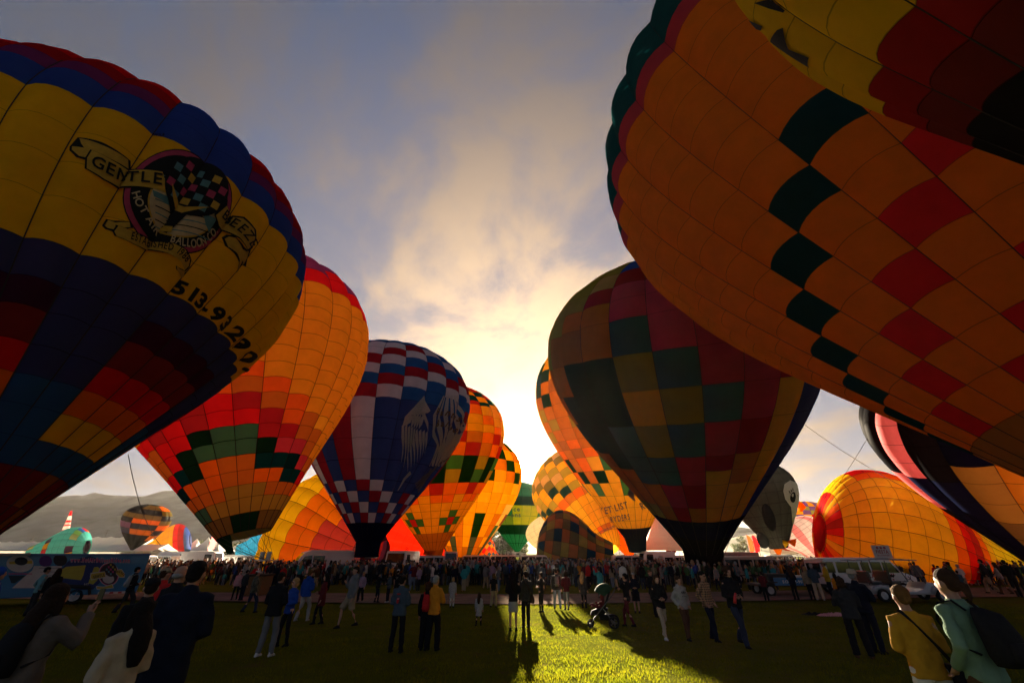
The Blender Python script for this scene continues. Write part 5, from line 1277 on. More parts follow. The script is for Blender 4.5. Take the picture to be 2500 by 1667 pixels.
def body_mesh(arms, legs, bw, hi):
    key = ('body', arms, legs, bw, hi)
    if key in PARTS: return PARTS[key]
    J = joints(arms, legs, bw); M = MB()
    M.loft([sect(0,0,.49,.07*bw,.05), sect(0,0,.56,.07*bw,.05), sect(0,.004,.62,.064*bw,.046), sect(0,.002,.72,.08*bw,.054), sect(0,-.004,.79,.080*bw,.042), sect(0,-.008,.83,.044,.034), sect(0,-.004,.86,.031,.033), sect(0,.002,.885,.030,.034)])
    # head: skull, jaw, nose, ears, brow
    M.ell((0,-.006,.942), (.047,.056,.056), 14, 10); M.ell((0,.012,.905), (.036,.040,.042), 12, 8); M.ell((0,.040,.876), (.018,.014,.013), 8, 6)
    M.tube([(0,.048,.936),(0,.062,.913),(0,.056,.905)], [.006,.011,.008], 6); M.ell((0,.044,.944), (.030,.010,.007), 8, 6)
    for s_ in (-1, 1): M.ell((s_*.047,-.004,.918), (.008,.014,.020), 8, 6)
    for s_, nm in ((1,'R'),(-1,'L')):
        M.tube([J['sh'+nm]*np.array((.8,1,1)), J['sh'+nm], J['el'+nm], J['wr'+nm]], [.03,.031,.024,.0155], 8)
        M.tube([J['hp'+nm]+np.array((0,0,.02)), J['hp'+nm]*.6+J['kn'+nm]*.4, J['kn'+nm], J['kn'+nm]*.6+J['an'+nm]*.4+np.array((0,-.01,0)), J['an'+nm], J['an'+nm]-np.array((0,0,.03))], [.044,.040,.027,.028,.017,.016], 8)
    r = remesh(M, .0105 if hi else .021, 2, name='body')
    H_ = MB(); hand(H_, J, 'R', 1); hand(H_, J, 'L', -1)
    bm = bmesh.new(); bm.from_mesh(r); h2 = mesh('h', H_.v, H_.f, True); bm.from_mesh(h2); bm.to_mesh(r); bm.free(); bpy.data.meshes.remove(h2)
    r.polygons.foreach_set('use_smooth', [True]*len(r.polygons))
    PARTS[key] = r; return r
def top_mesh(kind, arms, legs, bw, hi, seed):
    key = ('top', kind, arms, bw, hi, seed)
    if key in PARTS: return PARTS[key]
    J = joints(arms, legs, bw); M = MB(); k = dict(tee=.006, shirt=.009, hoodie=.016, jacket=.015, coat=.016, puffer=.026, dress=.009)[kind]
    hem = dict(tee=.485, shirt=.47, hoodie=.475, jacket=.465, coat=.36, puffer=.46, dress=.30)[kind]; b = bw
    R_ = [sect(0,0,hem,(.083+k)*b*(1.18 if kind == 'dress' else 1.04),.064+k)]
    if hem < .44: R_.append(sect(0,0,.45,(.085+k)*b,.064+k))
    R_ += [sect(0,0,.53,(.080+k)*b,.060+k), sect(0,.002,.62,(.072+k)*b,.052+k), sect(0,.004,.71,(.086+k)*b,.060+k), sect(0,0,.765,(.090+k*.8)*b,.054+k*.8), sect(0,-.004,.803,(.078+k*.6)*b,.044+k*.6), sect(0,-.006,.830,(.052+k*.5),.038+k*.5), sect(0,-.006,.852,.036+k*.4,.036+k*.4)]
    M.loft(R_)
    for s_, nm in ((1,'R'),(-1,'L')):
        sh, el, wr = J['sh'+nm], J['el'+nm], J['wr'+nm]
        if kind == 'tee': M.tube([sh*np.array((.72,1,1)), sh, sh*.3+el*.7], [.024+k,.031+k,.030+k], 10)
        else: M.tube([sh*np.array((.72,1,1)), sh, sh*.5+el*.5, el, el*.5+wr*.5, wr], [.022+k,.030+k*.9,.028+k,.025+k,.022+k,.017+k*.8], 10)
    if kind in ('hoodie', 'puffer'): M.ell((0,-.052,.832), (.056*b,.026,.030), 12, 8); M.ell((0,-.03,.862), (.052,.042,.02), 12, 6)
    if kind in ('jacket', 'coat'): M.loft([sect(0,-.006,.84,.046,.044), sect(0,-.004,.872,.042,.043)])
    r = remesh(M, .0125 if hi else .024, 2, .0044 if hi else .002, seed, kind); PARTS[key] = r; return r
def bottom_mesh(kind, legs, bw, hi, seed):
    key = ('bot', kind, legs, bw, hi, seed)
    if key in PARTS: return PARTS[key]
    J = joints(('down','down'), legs, bw); M = MB(); k = dict(jeans=.009, slim=.003, wide=.016, shorts=.013, skirt=.0)[kind]
    M.loft([sect(0,0,.465,(.074+k*.2)*bw,.056+k*.2), sect(0,0,.53,(.074+k*.2)*bw,.055+k*.1), sect(0,0,.575,(.066)*bw,.047)])
    if kind == 'skirt': M.loft([sect(0,0,.30,.098*bw,.075), sect(0,0,.42,.092*bw,.070), sect(0,0,.54,.078*bw,.058), sect(0,0,.60,.068*bw,.05)])
    else:
        for s_, nm in ((1,'R'),(-1,'L')):
            hp, kn, an = J['hp'+nm], J['kn'+nm], J['an'+nm]; e = an-np.array((0,0,.012))
            if kind == 'shorts': M.tube([hp+np.array((0,0,.01)), hp*.5+kn*.5, kn*1.02], [(.050+k),(.048+k),(.046+k)], 10)
            else: M.tube([hp+np.array((0,0,.01)), hp*.6+kn*.4, kn, kn*.5+an*.5, e], [.040+k*.5,.042+k*.8,.034+k,.030+k*1.2,.023+k*1.3], 10)
    r = remesh(M, .0125 if hi else .024, 2, .0040 if hi else .002, seed+3, 'trousers'); PARTS[key] = r; return r
def shoe_mesh(J, nm):
    M = MB(); a = J['an'+nm]; z = a[2]-.045
    M.loft([sect(a[0],a[1]-.022,z+.008,.019,.024,12), sect(a[0],a[1]+.018,z+.004,.026,.066,12), sect(a[0],a[1]+.016,z+.022,.025,.062,12), sect(a[0],a[1]+.006,z+.036,.022,.042,12), sect(a[0],a[1]-.006,z+.056,.019,.024,12)]); return M
def hair_mesh(style, hi):
    key = ('hair', style, hi)
    if key in PARTS: return PARTS[key]
    M = MB(); v = .0105 if hi else .02
    if style == 'short': M.ell((0,-.012,.956), (.052,.060,.052), 14, 9); M.ell((0,-.034,.925), (.046,.034,.042), 12, 8); M.ell((0,.026,.972), (.040,.026,.020), 10, 6)
    elif style == 'bald': M.ell((0,-.026,.922), (.052,.042,.026), 14, 8)
    elif style == 'curly':
        r = random.Random(3); M.ell((0,-.016,.95), (.062,.066,.062), 14, 9)
        for _ in range(34):
            a, b = r.uniform(0,6.28), r.uniform(-.75,1.2); M.ell((.062*math.cos(a)*math.cos(b), -.018+.062*math.sin(a)*math.cos(b)-.012*(math.sin(a) > .4), .945+.062*math.sin(b)-.035*(b < 0)), (.021,.021,.021), 6, 5)
    elif style in ('long', 'wavy'):
        M.ell((0,-.012,.956), (.053,.061,.053), 14, 9); M.ell((0,-.034,.92), (.052,.036,.052), 12, 8); w = .056 if style == 'long' else .066
        M.loft([sect(0,-.030,.93,.054,.036,12,2), sect(0,-.058,.86,w,.046,12,2), sect(0,-.074,.80,w*1.05,.046,12,2), sect(0,-.080,.73,w,.036,12,2), sect(0,-.082,.66,w*.55,.022,12,2)])
        for s_ in (-1, 1): M.tube([(s_*.045,.006,.95),(s_*.054,.0,.89),(s_*.056,-.006,.83),(s_*.05,.01,.77)], [.014,.018,.016,.007], 7)
    elif style == 'bob': M.ell((0,-.012,.956), (.056,.062,.053), 14, 9); M.ell((0,-.03,.905), (.058,.044,.05), 12, 8); [M.ell((s_*.048,.004,.895), (.018,.03,.045), 8, 7) for s_ in (-1, 1)]
    elif style == 'pony': M.ell((0,-.012,.956), (.052,.060,.052), 14, 9); M.ell((0,-.034,.925), (.046,.034,.042), 12, 8); M.tube([(0,-.06,.945),(0,-.088,.925),(0,-.09,.87),(0,-.078,.82)], [.014,.02,.018,.006], 8)
    r = remesh(M, v, 1, .0022, 5, 'hair'); PARTS[key] = r; return r
def hat_mesh(style):
    key = ('hat', style)
    if key in PARTS: return PARTS[key]
    M = MB()
    if style == 'cap':
        M.loft([sect(0,-.008,.948,.053,.062,14,2), sect(0,-.010,.972,.052,.060,14,2), sect(0,-.012,.995,.040,.046,14,2), sect(0,-.012,1.004,.012,.014,14,2)]); M.loft([sect(0,.062,.944,.040,.040,14,2), sect(0,.060,.952,.040,.040,14,2)])
    elif style == 'beanie': M.loft([sect(0,-.010,.935,.054,.063,14,2), sect(0,-.010,.97,.055,.063,14,2), sect(0,-.012,1.0,.040,.046,14,2), sect(0,-.012,1.012,.012,.014,14,2)])
    elif style in ('hat', 'sombrero'):
        w = .092 if style == 'hat' else .17; lift = .0 if style == 'hat' else .022
        M.loft([sect(0,-.006,.956+lift,w,w,20,2), sect(0,-.006,.956,.062,.068,20,2), sect(0,-.008,.985,.055,.062,20,2), sect(0,-.010,1.016,.046,.052,20,2), sect(0,-.010,1.02,.02,.02,20,2)])
        M.loft([sect(0,-.006,.951+lift,w*.99,w*.99,20,2), sect(0,-.006,.950,.062,.068,20,2)], cap=False)
    elif style == 'hood':
        M.ell((0,-.018,.945), (.064,.068,.068), 16, 10); M.ell((0,-.03,.88), (.06,.05,.05), 14, 8)
    r = mesh(style, M.v, M.f, True); PARTS[key] = r; return r
def person(feet=None, head=None, pos=None, H=None, face=0, arms=('down','down'), legs='stand', top=('jacket','blk'), bottom=('jeans','jean'), hair=('short','dark'), hat=None, skin=0, bw=1.0, label='', shoes='blk', hi=True, seed=0, pat=None, eyes=None, group=None, sub=None):
    if pos is None: p = ground_at(*feet)
    else: p = np.array((pos[0], pos[1], float(gz(pos[1]))))
    if PATH_Y[0]-3 < p[1] < PATH_Y[1]+3 and pos is None: p[2] += .05
    if H is None:
        r = rays(head); z = CAMZ+r[2]*p[1]/r[1]; H = float(np.clip(z-p[2], .9, 2.0))
    root = empty('person', tuple(p), -math.radians(face), label=label, cat='person', group=group); root.scale = (H, H, H)
    def add(nm, me, mat):
        o = bpy.data.objects.new(nm, me); COL.objects.link(o); o.parent = root
        if not me.materials: me.materials.append(mat)
        o.material_slots[0].link = 'OBJECT'; o.material_slots[0].material = mat; return o
    add('body', body_mesh(arms, legs, bw, hi), SKIN[skin])
    add(dict(tee='shirt', puffer='jacket').get(top[0], top[0]), top_mesh(top[0], arms, legs, bw, hi, seed % 3), cloth(top[1], pat))
    if bottom: add('skirt' if bottom[0] == 'skirt' else 'shorts' if bottom[0] == 'shorts' else 'trousers', bottom_mesh(bottom[0], legs, bw, hi, seed % 3), cloth(bottom[1]))
    if hair: add('hair', hair_mesh(hair[0], hi), HAIRM[hair[1]])
    if hat: add('hat' if hat[0] != 'hood' else 'hood', hat_mesh(hat[0]), cloth(hat[1]))
    J = joints(arms, legs, bw)
    if hi:
        for nm in ('R', 'L'):
            k = ('shoe', legs, bw, nm)
            if k not in PARTS: M = shoe_mesh(J, nm); PARTS[k] = mesh('shoe', M.v, M.f, True)
            add('shoe', PARTS[k], cloth(shoes))
        if eyes is None: eyes = 60 < abs(((face+180) % 360)-180)
        if eyes:
            for s_ in (-1, 1):
                k = ('eye', s_)
                if k not in PARTS: M = MB(); M.ell((s_*.018,.047,.926), (.007,.005,.0045), 8, 6); PARTS[k] = mesh('eye', M.v, M.f, True)
                add('eye', PARTS[k], EYEM)
            if ('mouth',) not in PARTS: M = MB(); M.ell((0,.0515,.889), (.014,.004,.0035), 8, 6); PARTS[('mouth',)] = mesh('mouth', M.v, M.f, True)
            add('mouth', PARTS[('mouth',)], LIPM)
            if eyes == 'shades':
                if ('shades',) not in PARTS: M = MB(); M.box((0,.056,.928),(.07,.006,.016)); PARTS[('shades',)] = mesh('sunglasses', M.v, M.f)
                add('sunglasses', PARTS[('shades',)], EYEM)
    root['_j'] = 0; del root['_j']
    return dict(root=root, p=p, H=H, face=face, J=J)
def world_of(P_, q):
    a = -math.radians(P_['face']); c, s_ = math.cos(a), math.sin(a); x, y, z = np.array(q)*P_['H']
    return np.array((P_['p'][0]+c*x-s_*y, P_['p'][1]+s_*x+c*y, P_['p'][2]+z))
def carried(P_, name, M, mats, label, cat, q=(0,0,0), smooth=True, bevel=0):
    """a thing worn or held: its own top-level object, set in the wearer's frame"""
    o = M.build(name, mats, smooth=smooth, bevel=bevel, label=label, cat=cat); o.location = P_['root'].location; o.rotation_euler = P_['root'].rotation_euler; o.scale = (P_['H'],)*3; return o
def backpack(P_, col, label, big=1.0):
    t = empty('backpack', tuple(P_['p']), -math.radians(P_['face']), label=label, cat='backpack'); t.scale = (P_['H'],)*3; c = cloth(col)
    M = MB(); M.loft([sect(0,-.115*big,.56,.058*big,.035*big,14,3), sect(0,-.122*big,.60,.072*big,.05*big,14,3), sect(0,-.12*big,.70,.072*big,.05*big,14,3), sect(0,-.105*big,.79,.060*big,.036*big,14,3), sect(0,-.095,.815,.03,.015,14,3)]); M.build('bag', c, t, smooth=True)
    M = MB(); M.loft([sect(0,-.165*big,.585,.045*big,.02,12,3), sect(0,-.172*big,.61,.052*big,.02,12,3), sect(0,-.170*big,.67,.048*big,.018,12,3)]); M.build('pocket', c, t, smooth=True)
    for s_ in (-1, 1): M = MB(); M.tube([(s_*.05,-.075,.80),(s_*.062,-.03,.845),(s_*.066,.04,.83),(s_*.075,.078,.74),(s_*.085,.03,.64),(s_*.07,-.07,.60)], [(.012,.005)]*6, 6); M.build('strap', c, t)
def phone(P_, nm, label):
    w, e = P_['J']['wr'+nm], P_['J']['el'+nm]; d = (w-e)/np.linalg.norm(w-e); c = w+d*.07+np.array((0,.018,.03))
    M = MB(); M.box(c, (.044,.006,.086)); carried(P_, 'phone', M, pmat('phone_black', (.01,.01,.012), .25, .5), label, 'phone', smooth=False, bevel=.002)
SCREEN = pmat('screen_glass', (.03,.05,.04), .1, .6)

F = lambda x0: (lambda x, y: (x0+x*.2787, 1230+y*.2787))
c0, c4, c8, c12, c16, c20 = F(0), F(400), F(800), F(1200), F(1600), F(2000)
def near(head_px, Y, H, **k):
    r = rays((head_px[0], head_px[1])); p = (r[0]*Y/r[1], Y); return person(pos=p, H=H, **k)
# --- foreground left
near((8,1386), 10.5, 1.75, face=60, arms=('pocket','pocket'), top=('hoodie','royal'), hat=('hood','royal'), hair=None, label='person in blue hooded jacket cut by the left picture edge', skin=1)
person(c0(225,985), c0(320,550), face=25, arms=('pocket','pocket'), legs='wide', top=('shirt','tealb'), bottom=('jeans','char'), hair=('short','black'), label='man in pale teal shirt looking at the trailer', seed=1)
person(c0(330,990), c0(395,560), face=-30, top=('jacket','blk'), bottom=('jeans','blk'), hair=('wavy','dark'), label='dark haired woman in black next to the teal shirt man', seed=2)
pw = near((164,1404), 4.9, 1.67, face=12, arms=('photo','down'), top=('hoodie','taupe'), bottom=('slim','navy'), hair=('long','dark'), label='long haired woman holding up a phone in the near corner', seed=0, bw=1.06, skin=1)
phone(pw, 'R', 'phone held up by the long haired woman'); backpack(pw, 'blk', 'black backpack on the long haired woman with the phone')
near((366,1431), 4.7, 1.55, face=-78, arms=('front','front'), top=('hoodie','beige'), bottom=('jeans','jean'), hair=('long','black'), label='woman in beige hoodie with folded arms looking left', seed=1, bw=1.12, skin=1, eyes=True)
near((379,1408), 6.4, 1.66, face=-40, top=('jacket','blk'), hat=('cap','blk'), hair=('short','dark'), label='person in dark cap just behind the beige hoodie woman', seed=2)
near((491,1364), 5.4, 1.87, face=-18, arms=('front','front'), top=('coat','navy'), bottom=('wide','blk'), hair=('short','black'), label='tall man in dark navy coat seen from behind', seed=0, bw=1.12)
near((449,1382), 7.4, 1.80, face=15, arms=('chest','down'), top=('jacket','blk'), bottom=('jeans','blk'), hair=('bald','grey'), label='balding man in black jacket beside the tall navy coat', seed=1, bw=1.15)
near((411,1386), 10, 1.75, face=20, arms=('photo','down'), top=('jacket','red'), hat=('cap','khaki'), hair=('short','brown'), label='man in red jacket and tan cap beyond the beige hoodie', seed=2)
p_ = person(c0(1060,960), c0(1185,550), face=30, arms=('front','front'), legs='walk', top=('jacket','blk'), bottom=('wide','char'), hair=('short','black'), label='man in dark clothes with a grey backpack walking past the trailer', seed=0); backpack(p_, 'lgrey', 'grey backpack on the man walking past the trailer', .9)
# --- left middle
person(c4(870,1340), c4(915,595), face=12, arms=('front','front'), legs='shift', top=('jacket','blk'), bottom=('jeans','grey'), hair=('short','dark'), label='broad man in black jacket and grey jeans seen from behind', seed=1, bw=1.2, shoes='white')
person(c4(1030,1250), c4(1105,645), face=-150, arms=('front','front'), legs='shift', top=('shirt','royal'), bottom=('slim','blk'), hair=('bob','blonde'), eyes='shades', label='blonde woman in blue sweatshirt and sunglasses', seed=0, skin=2)
person(c4(1200,1030), c4(1265,575), face=10, arms=('front','down'), legs='walk', top=('hoodie','royal'), bottom=('jeans','lgrey'), hair=('short','auburn'), label='person in blue hoodie and pale jeans with white back print', seed=2, shoes='lgrey')
person(c4(1345,1055), c4(1375,610), face=-115, arms=('front','down'), legs='step', top=('coat','maroon'), bottom=('slim','blk'), hair=('long','black'), label='woman in long dark coat walking behind the blue sweatshirt', seed=1)
person(c4(1600,1085), c4(1605,545), face=-130, arms=('chest','down'), legs='walk', top=('hoodie','grey'), bottom=('shorts','khaki'), hair=('short','dark'), label='bearded man in grey sweatshirt and khaki shorts striding left', seed=0, bw=1.08, shoes='blk')
person(c4(610,845), c4(655,580), face=170, legs='shift', top=('puffer','pink'), bottom=('slim','blk'), hair=('pony','dark'), label='woman in pink jacket standing at the edge of the path', seed=1)
person(c4(665,850), c4(700,575), face=20, top=('jacket','char'), bottom=('jeans','navy'), hair=('short','black'), label='man in charcoal jacket right of the pink jacket', seed=2)
person(c4(735,955), c4(820,580), face=40, legs='walk', top=('jacket','camo'), bottom=('jeans','jean'), hat=('cap','white'), hair=('short','brown'), pat='camo', label='man in camouflage jacket and white cap', seed=0)
person(c4(1715,860), c4(1730,595), face=-170, legs='step', top=('shirt','lilac'), bottom=('wide','blk'), hair=('pony','blonde'), label='woman in lilac top and black trousers on the path', seed=1)
person(c8(420,870), c8(455,598), face=60, legs='shift', arms=('point','front'), top=('jacket','blk'), bottom=('slim','navy'), hat=('beanie','blk'), hair=('short','dark'), label='person in black jacket and cap reaching out on the path', seed=2)
person(c8(520,868), c8(540,600), face=-80, arms=('front','front'), top=('jacket','denim'), bottom=('jeans','navy'), hat=('cap','char'), hair=('short','dark'), label='boy in blue jacket and cap with white shoes', seed=0, shoes='white')
pn = person(c8(590,860), c8(595,570), face=10, legs='wide', top=('tee','blk'), bottom=('jeans','blk'), hat=('cap','white'), hair=('short','dark'), label='man in black shirt with white letters on the back', seed=1)
p1_ = person(c8(590,1300), c8(680,628), face=14, arms=('front','front'), legs='wide', top=('jacket','denim'), bottom=('jeans','blk'), hair=('short','black'), label='man in blue denim jacket with red tongue print', seed=2, bw=1.1)
p2_ = person(c8(905,1285), c8(905,624), face=28, arms=('cross','cross'), legs='shift', top=('jacket','orange'), bottom=('wide','blk'), hair=('short','grey'), label='grey haired man in orange jacket', seed=0, bw=1.05)
p3_ = person(c8(840,1280), c8(848,680), face=5, arms=('front','down'), legs='stand', top=('jacket','blk'), bottom=('wide','blk'), hair=('bob','brown'), label='companion in black beside the orange jacket, wearing a red backpack', seed=1); backpack(p3_, 'red', 'red and black backpack beside the orange jacket', .85)
person(c8(1320,1070), c8(1312,773), face=10, legs='walk', top=('dress','bw'), bottom=('slim','blk'), hair=('long','brown'), pat='plaid', label='small girl in black and white checked dress', seed=2)
person(c8(1625,1110), c8(1612,578), face=4, arms=('front','front'), legs='stand', top=('shirt','blk'), bottom=('skirt','lgrey'), hair=('long','black'), label='woman in black top and pale grey skirt casting a long shadow', seed=0)
ps_ = person(c8(1740,1085), c8(1735,588), face=-25, legs='stand', top=('jacket','char'), bottom=('jeans','blk'), hair=('short','dark'), label='man in dark jacket carrying a bag at the edge of the sunlit grass', seed=1)
person(c8(1450,915), c8(1460,605), face=20, legs='step', top=('tee','blk'), bottom=('wide','khaki'), hair=('bob','auburn'), label='woman in black tee and khaki trousers near the plaid girl', seed=2)
person(c8(1085,915), c8(1105,640), face=0, top=('dress','bw'), bottom=('slim','white'), hair=('bob','blonde'), pat='stripe', label='person in striped dress behind the orange jacket', seed=0)
# --- right middle
ph = person(c12(440,950), c12(420,597), face=-50, arms=('down','front'), legs='stand', top=('tee','blk'), bottom=('slim','blk'), hair=('short','dark'), label='backlit slim person looking at a phone on the sunlit grass', seed=1)
p_ = person(c12(580,930), c12(577,565), face=0, legs='wide', top=('jacket','char'), bottom=('jeans','ljean'), hair=('short','dark'), label='backlit man with rucksack holding his partner', seed=2, bw=1.08); backpack(p_, 'grey', 'grey rucksack on the backlit man', .85)
person(c12(665,940), c12(630,585), face=-20, arms=('front','front'), legs='shift', top=('jacket','maroon'), bottom=('slim','grey'), hair=('bob','dark'), label='backlit woman leaning on the man with the rucksack', seed=0)
person(c12(815,920), c12(797,590), face=30, top=('coat','char'), bottom=('slim','blk'), hair=('wavy','blonde'), label='woman with glowing long blonde hair at the path edge', seed=1)
person(c12(960,830), c12(945,555), face=-20, arms=('down','high'), top=('jacket','teal'), bottom=('jeans','navy'), hair=('short','brown'), label='person in teal jacket raising an arm in the crowd', seed=2)
pq = person(c12(1215,1080), c12(1205,605), face=-45, arms=('down','photo'), legs='walk', top=('tee','blk'), bottom=('slim','maroon'), hair=('short','black'), label='woman in black raising a phone behind the pushchair', seed=0); phone(pq, 'L', 'phone raised by the woman behind the pushchair')
person(c12(1280,955), c12(1270,598), face=-170, arms=('front','front'), legs='stand', top=('shirt','navy'), bottom=('shorts','blk'), hat=('cap','lgrey'), hair=('long','brown'), label='woman in pale cap and navy top facing the camera', seed=1)
person(c12(1440,985), c12(1445,575), face=160, arms=('cross','down'), legs='step', top=('jacket','blk'), bottom=('jeans','blk'), hair=('short','auburn'), label='man in black behind the white trousers woman', seed=2)
person(c12(1520,1180), c12(1490,620), face=175, arms=('front','front'), legs='walk', top=('jacket','blk'), bottom=('slim','beige'), hair=('wavy','brown'), label='smiling woman in black jacket and white trousers walking forward', seed=0, skin=2, shoes='white', eyes=True)
pk = person(c12(1725,1190), c12(1665,630), face=165, arms=('pocket','pocket'), legs='step', top=('hoodie','lgrey'), bottom=('jeans','brown'), hair=('short','brown'), label='boy in grey hoodie with dark chest print', seed=1, eyes=True)
person(c16(520,1200), c16(452,588), face=150, arms=('pocket','pocket'), legs='step', top=('shirt','plaid'), bottom=('jeans','navy'), hair=('short','black'), pat='plaid', label='man in tartan shirt and sunglasses walking forward', seed=2, bw=1.1, eyes='shades')
pb_ = person(c16(775,1250), c16(702,548), face=170, arms=('front','front'), legs='walk', top=('jacket','blk'), bottom=('jeans','jean'), hair=('curly','dbrown' if False else 'brown'), label='curly haired woman in black jacket carrying a red bottle', seed=0, bw=1.1, eyes=True)
person(c16(985,855), c16(940,590), face=5, arms=('front','front'), top=('jacket','maroon'), bottom=('jeans','blk'), hair=('short','dark'), label='man in dark red jacket seen from behind at the path', seed=1, bw=1.1)
person(c16(1245,845), c16(1195,550), face=5, arms=('front','front'), top=('puffer','navy'), bottom=('jeans','blk'), hair=('wavy','brown'), label='woman in dark blue jacket seen from behind at the path', seed=2)
person(c16(1455,850), c16(1375,520), face=25, arms=('front','front'), legs='wide', top=('jacket','denim'), bottom=('wide','beige'), hair=('short','grey'), label='man in grey blue jacket and beige trousers by the van', seed=0, bw=1.05, shoes='lgrey')
person(c16(1570,845), c16(1490,505), face=-70, arms=('front','front'), legs='stand', top=('jacket','yel'), bottom=('jeans','navy'), hat=('sombrero','beige'), hair=('short','dark'), label='man in yellow jacket and wide straw hat', seed=1)
person(c16(1390,845), c16(1345,545), face=20, top=('jacket','khaki'), bottom=('jeans','blk'), hair=('bob','blonde'), label='blonde person in tan jacket left of the grey blue jacket', seed=2)
person(c16(1650,880), c16(1592,600), face=20, top=('jacket','orange'), bottom=('slim','blk'), hair=('long','black'), label='woman in orange jacket with long black hair', seed=0)
person(c16(1700,930), c16(1680,627), face=10, top=('hoodie','navy'), bottom=('jeans','blk'), hair=('short','black'), label='person in dark hoodie right of the orange jacket woman', seed=1)
# --- foreground right
person(c20(405,1350), c20(330,640), face=20, arms=('cross','cross'), legs='wide', top=('jacket','char'), bottom=('wide','blk'), hair=('bob','brown'), label='woman in dark grey top with folded arms seen from behind', seed=2, bw=1.2, shoes='brown')
person(c20(530,1310), c20(388,578), face=75, arms=('cross','front'), legs='stand', top=('jacket','navy'), bottom=('jeans','navy'), hat=('hat','beige'), hair=('short','grey'), label='man in pale sun hat and dark jacket', seed=0, bw=1.12)
pm = near((2181,1411), 5.5, 1.62, face=8, arms=('front','front'), legs='stand', top=('shirt','mustard'), bottom=('wide','white'), hair=('short','auburn'), label='woman in mustard shirt and white trousers seen from behind', seed=1, bw=1.15)
pg = near((2290,1379), 5.0, 1.80, face=-12, arms=('pocket','pocket'), legs='shift', top=('shirt','sage'), bottom=('wide','brown'), hair=('pony','brown'), label='man with ponytail in green shirt and brown trousers', seed=2, bw=1.15); backpack(pg, 'blk', 'large black backpack on the ponytail man in green', 1.25)
person(c20(660,800), c20(605,575), face=75, arms=('point','front'), top=('jacket','blk'), bottom=('jeans','blk'), hair=('bob','auburn'), label='woman pointing beside the buggy', seed=0)
for i, (fx, fy, hx, hy, tp, bt, hr, lg, fc, lab) in enumerate((
 (930,770,875,500,('hoodie','grey'),('jeans','jean'),('short','dark'),'walk',50,'crew member in grey hoodie bending beside the lying yellow balloon'),
 (760,640,715,505,('jacket','blk'),('jeans','blk'),('short','black'),'stand',60,'dark figure against the yellow balloon, leftmost of the group'),
 (700,650,650,512,('jacket','char'),('jeans','blk'),('short','dark'),'stand',-20,'dark figure left of the crew against the yellow balloon'),
 (1010,690,985,490,('jacket','char'),('jeans','navy'),('curly','dark'),'step',-30,'curly haired figure silhouetted on the yellow balloon'),
 (1085,700,1060,510,('jacket','blk'),('jeans','blk'),('short','dark'),'step',20,'dark figure between the curly head and the tall one'),
 (1190,730,1130,525,('coat','blk'),('jeans','blk'),('short','black'),'walk',-40,'stooping figure in black coat by the orange stripes'),
 (1300,805,1245,580,('shirt','denim'),('slim','char'),('short','dark'),'walk',30,'child in grey blue top walking along the path'),
 (1545,790,1500,470,('jacket','char'),('wide','khaki'),('short','dark'),'walk',-35,'tall man in grey jacket and khaki trousers at the balloon mouth'),
 (1660,800,1590,510,('shirt','lgrey'),('jeans','brown'),('long','brown'),'walk',-30,'woman in pale top and brown trousers hurrying on the path'),
 (1775,830,1690,462,('jacket','blk'),('jeans','blk'),('short','dark'),'walk',40,'man in black with a striped sleeve reaching right at the edge'))):
    person(c20(fx, fy), c20(hx, hy), face=fc, legs=lg, arms=('front','front') if i % 2 else ('swingf','swingb'), top=tp, bottom=bt, hair=hr, label=lab, seed=i, hi=i in (0, 7, 8, 9))
# --- prints on clothing
def back_print(P_, nm, poly, mat, label=None, y=-.083):
    M = MB(); M.add([(x, y-.004*math.cos(x*12), z) for x, z in poly], [tuple(range(len(poly)))]); o = M.build(nm, mat); o.parent = P_['root']
RED = pmat('print_red', (.40,.02,.02), .8); WHITE = pmat('print_white', (.55,.53,.50), .8); BLACKP = pmat('print_black', (.01,.01,.01), .8)
back_print(p1_, 'tongue_print', [(-.022,.70),(-.005,.712),(.014,.708),(.026,.70),(.022,.675),(.012,.64),(-.006,.628),(-.02,.642),(-.024,.672)], RED, y=-.092)
back_print(p1_, 'tongue_print_teeth', [(-.016,.698),(.020,.698),(.018,.690),(-.014,.690)], WHITE, y=-.0945)
back_print(p1_, 'lettering_print', [(-.028,.745),(.03,.748),(.03,.768),(-.028,.765)], RED, y=-.088)
def letters_on(P_, s, x0, x1, z, h, y, mat):
    V, F_ = text_path(s, [(x0, -z), (x1, -z)], h, .02); M = MB(); sg = 1 if y < 0 else -1; M.add([(sg*a, y, -b) for a, b in V], F_); o = M.build('lettering', mat); o.parent = P_['root']
letters_on(pn, 'NYPD', -.05, .05, .735, .022, -.082, WHITE); letters_on(pn, 'CITY', -.045, .045, .695, .022, -.082, WHITE)
for q in ((-.034,.0),(.0,.02),(.034,.0)):
    back_print(pk, 'leaf_print', [(q[0]*.4,.712),(q[0]-.013,.735+q[1]*.4),(q[0],.765+q[1]),(q[0]+.013,.735+q[1]*.4)], BLACKP, y=.096)
letters_on(pk, 'adidas', -.045, .045, .675, .016, .094, BLACKP)
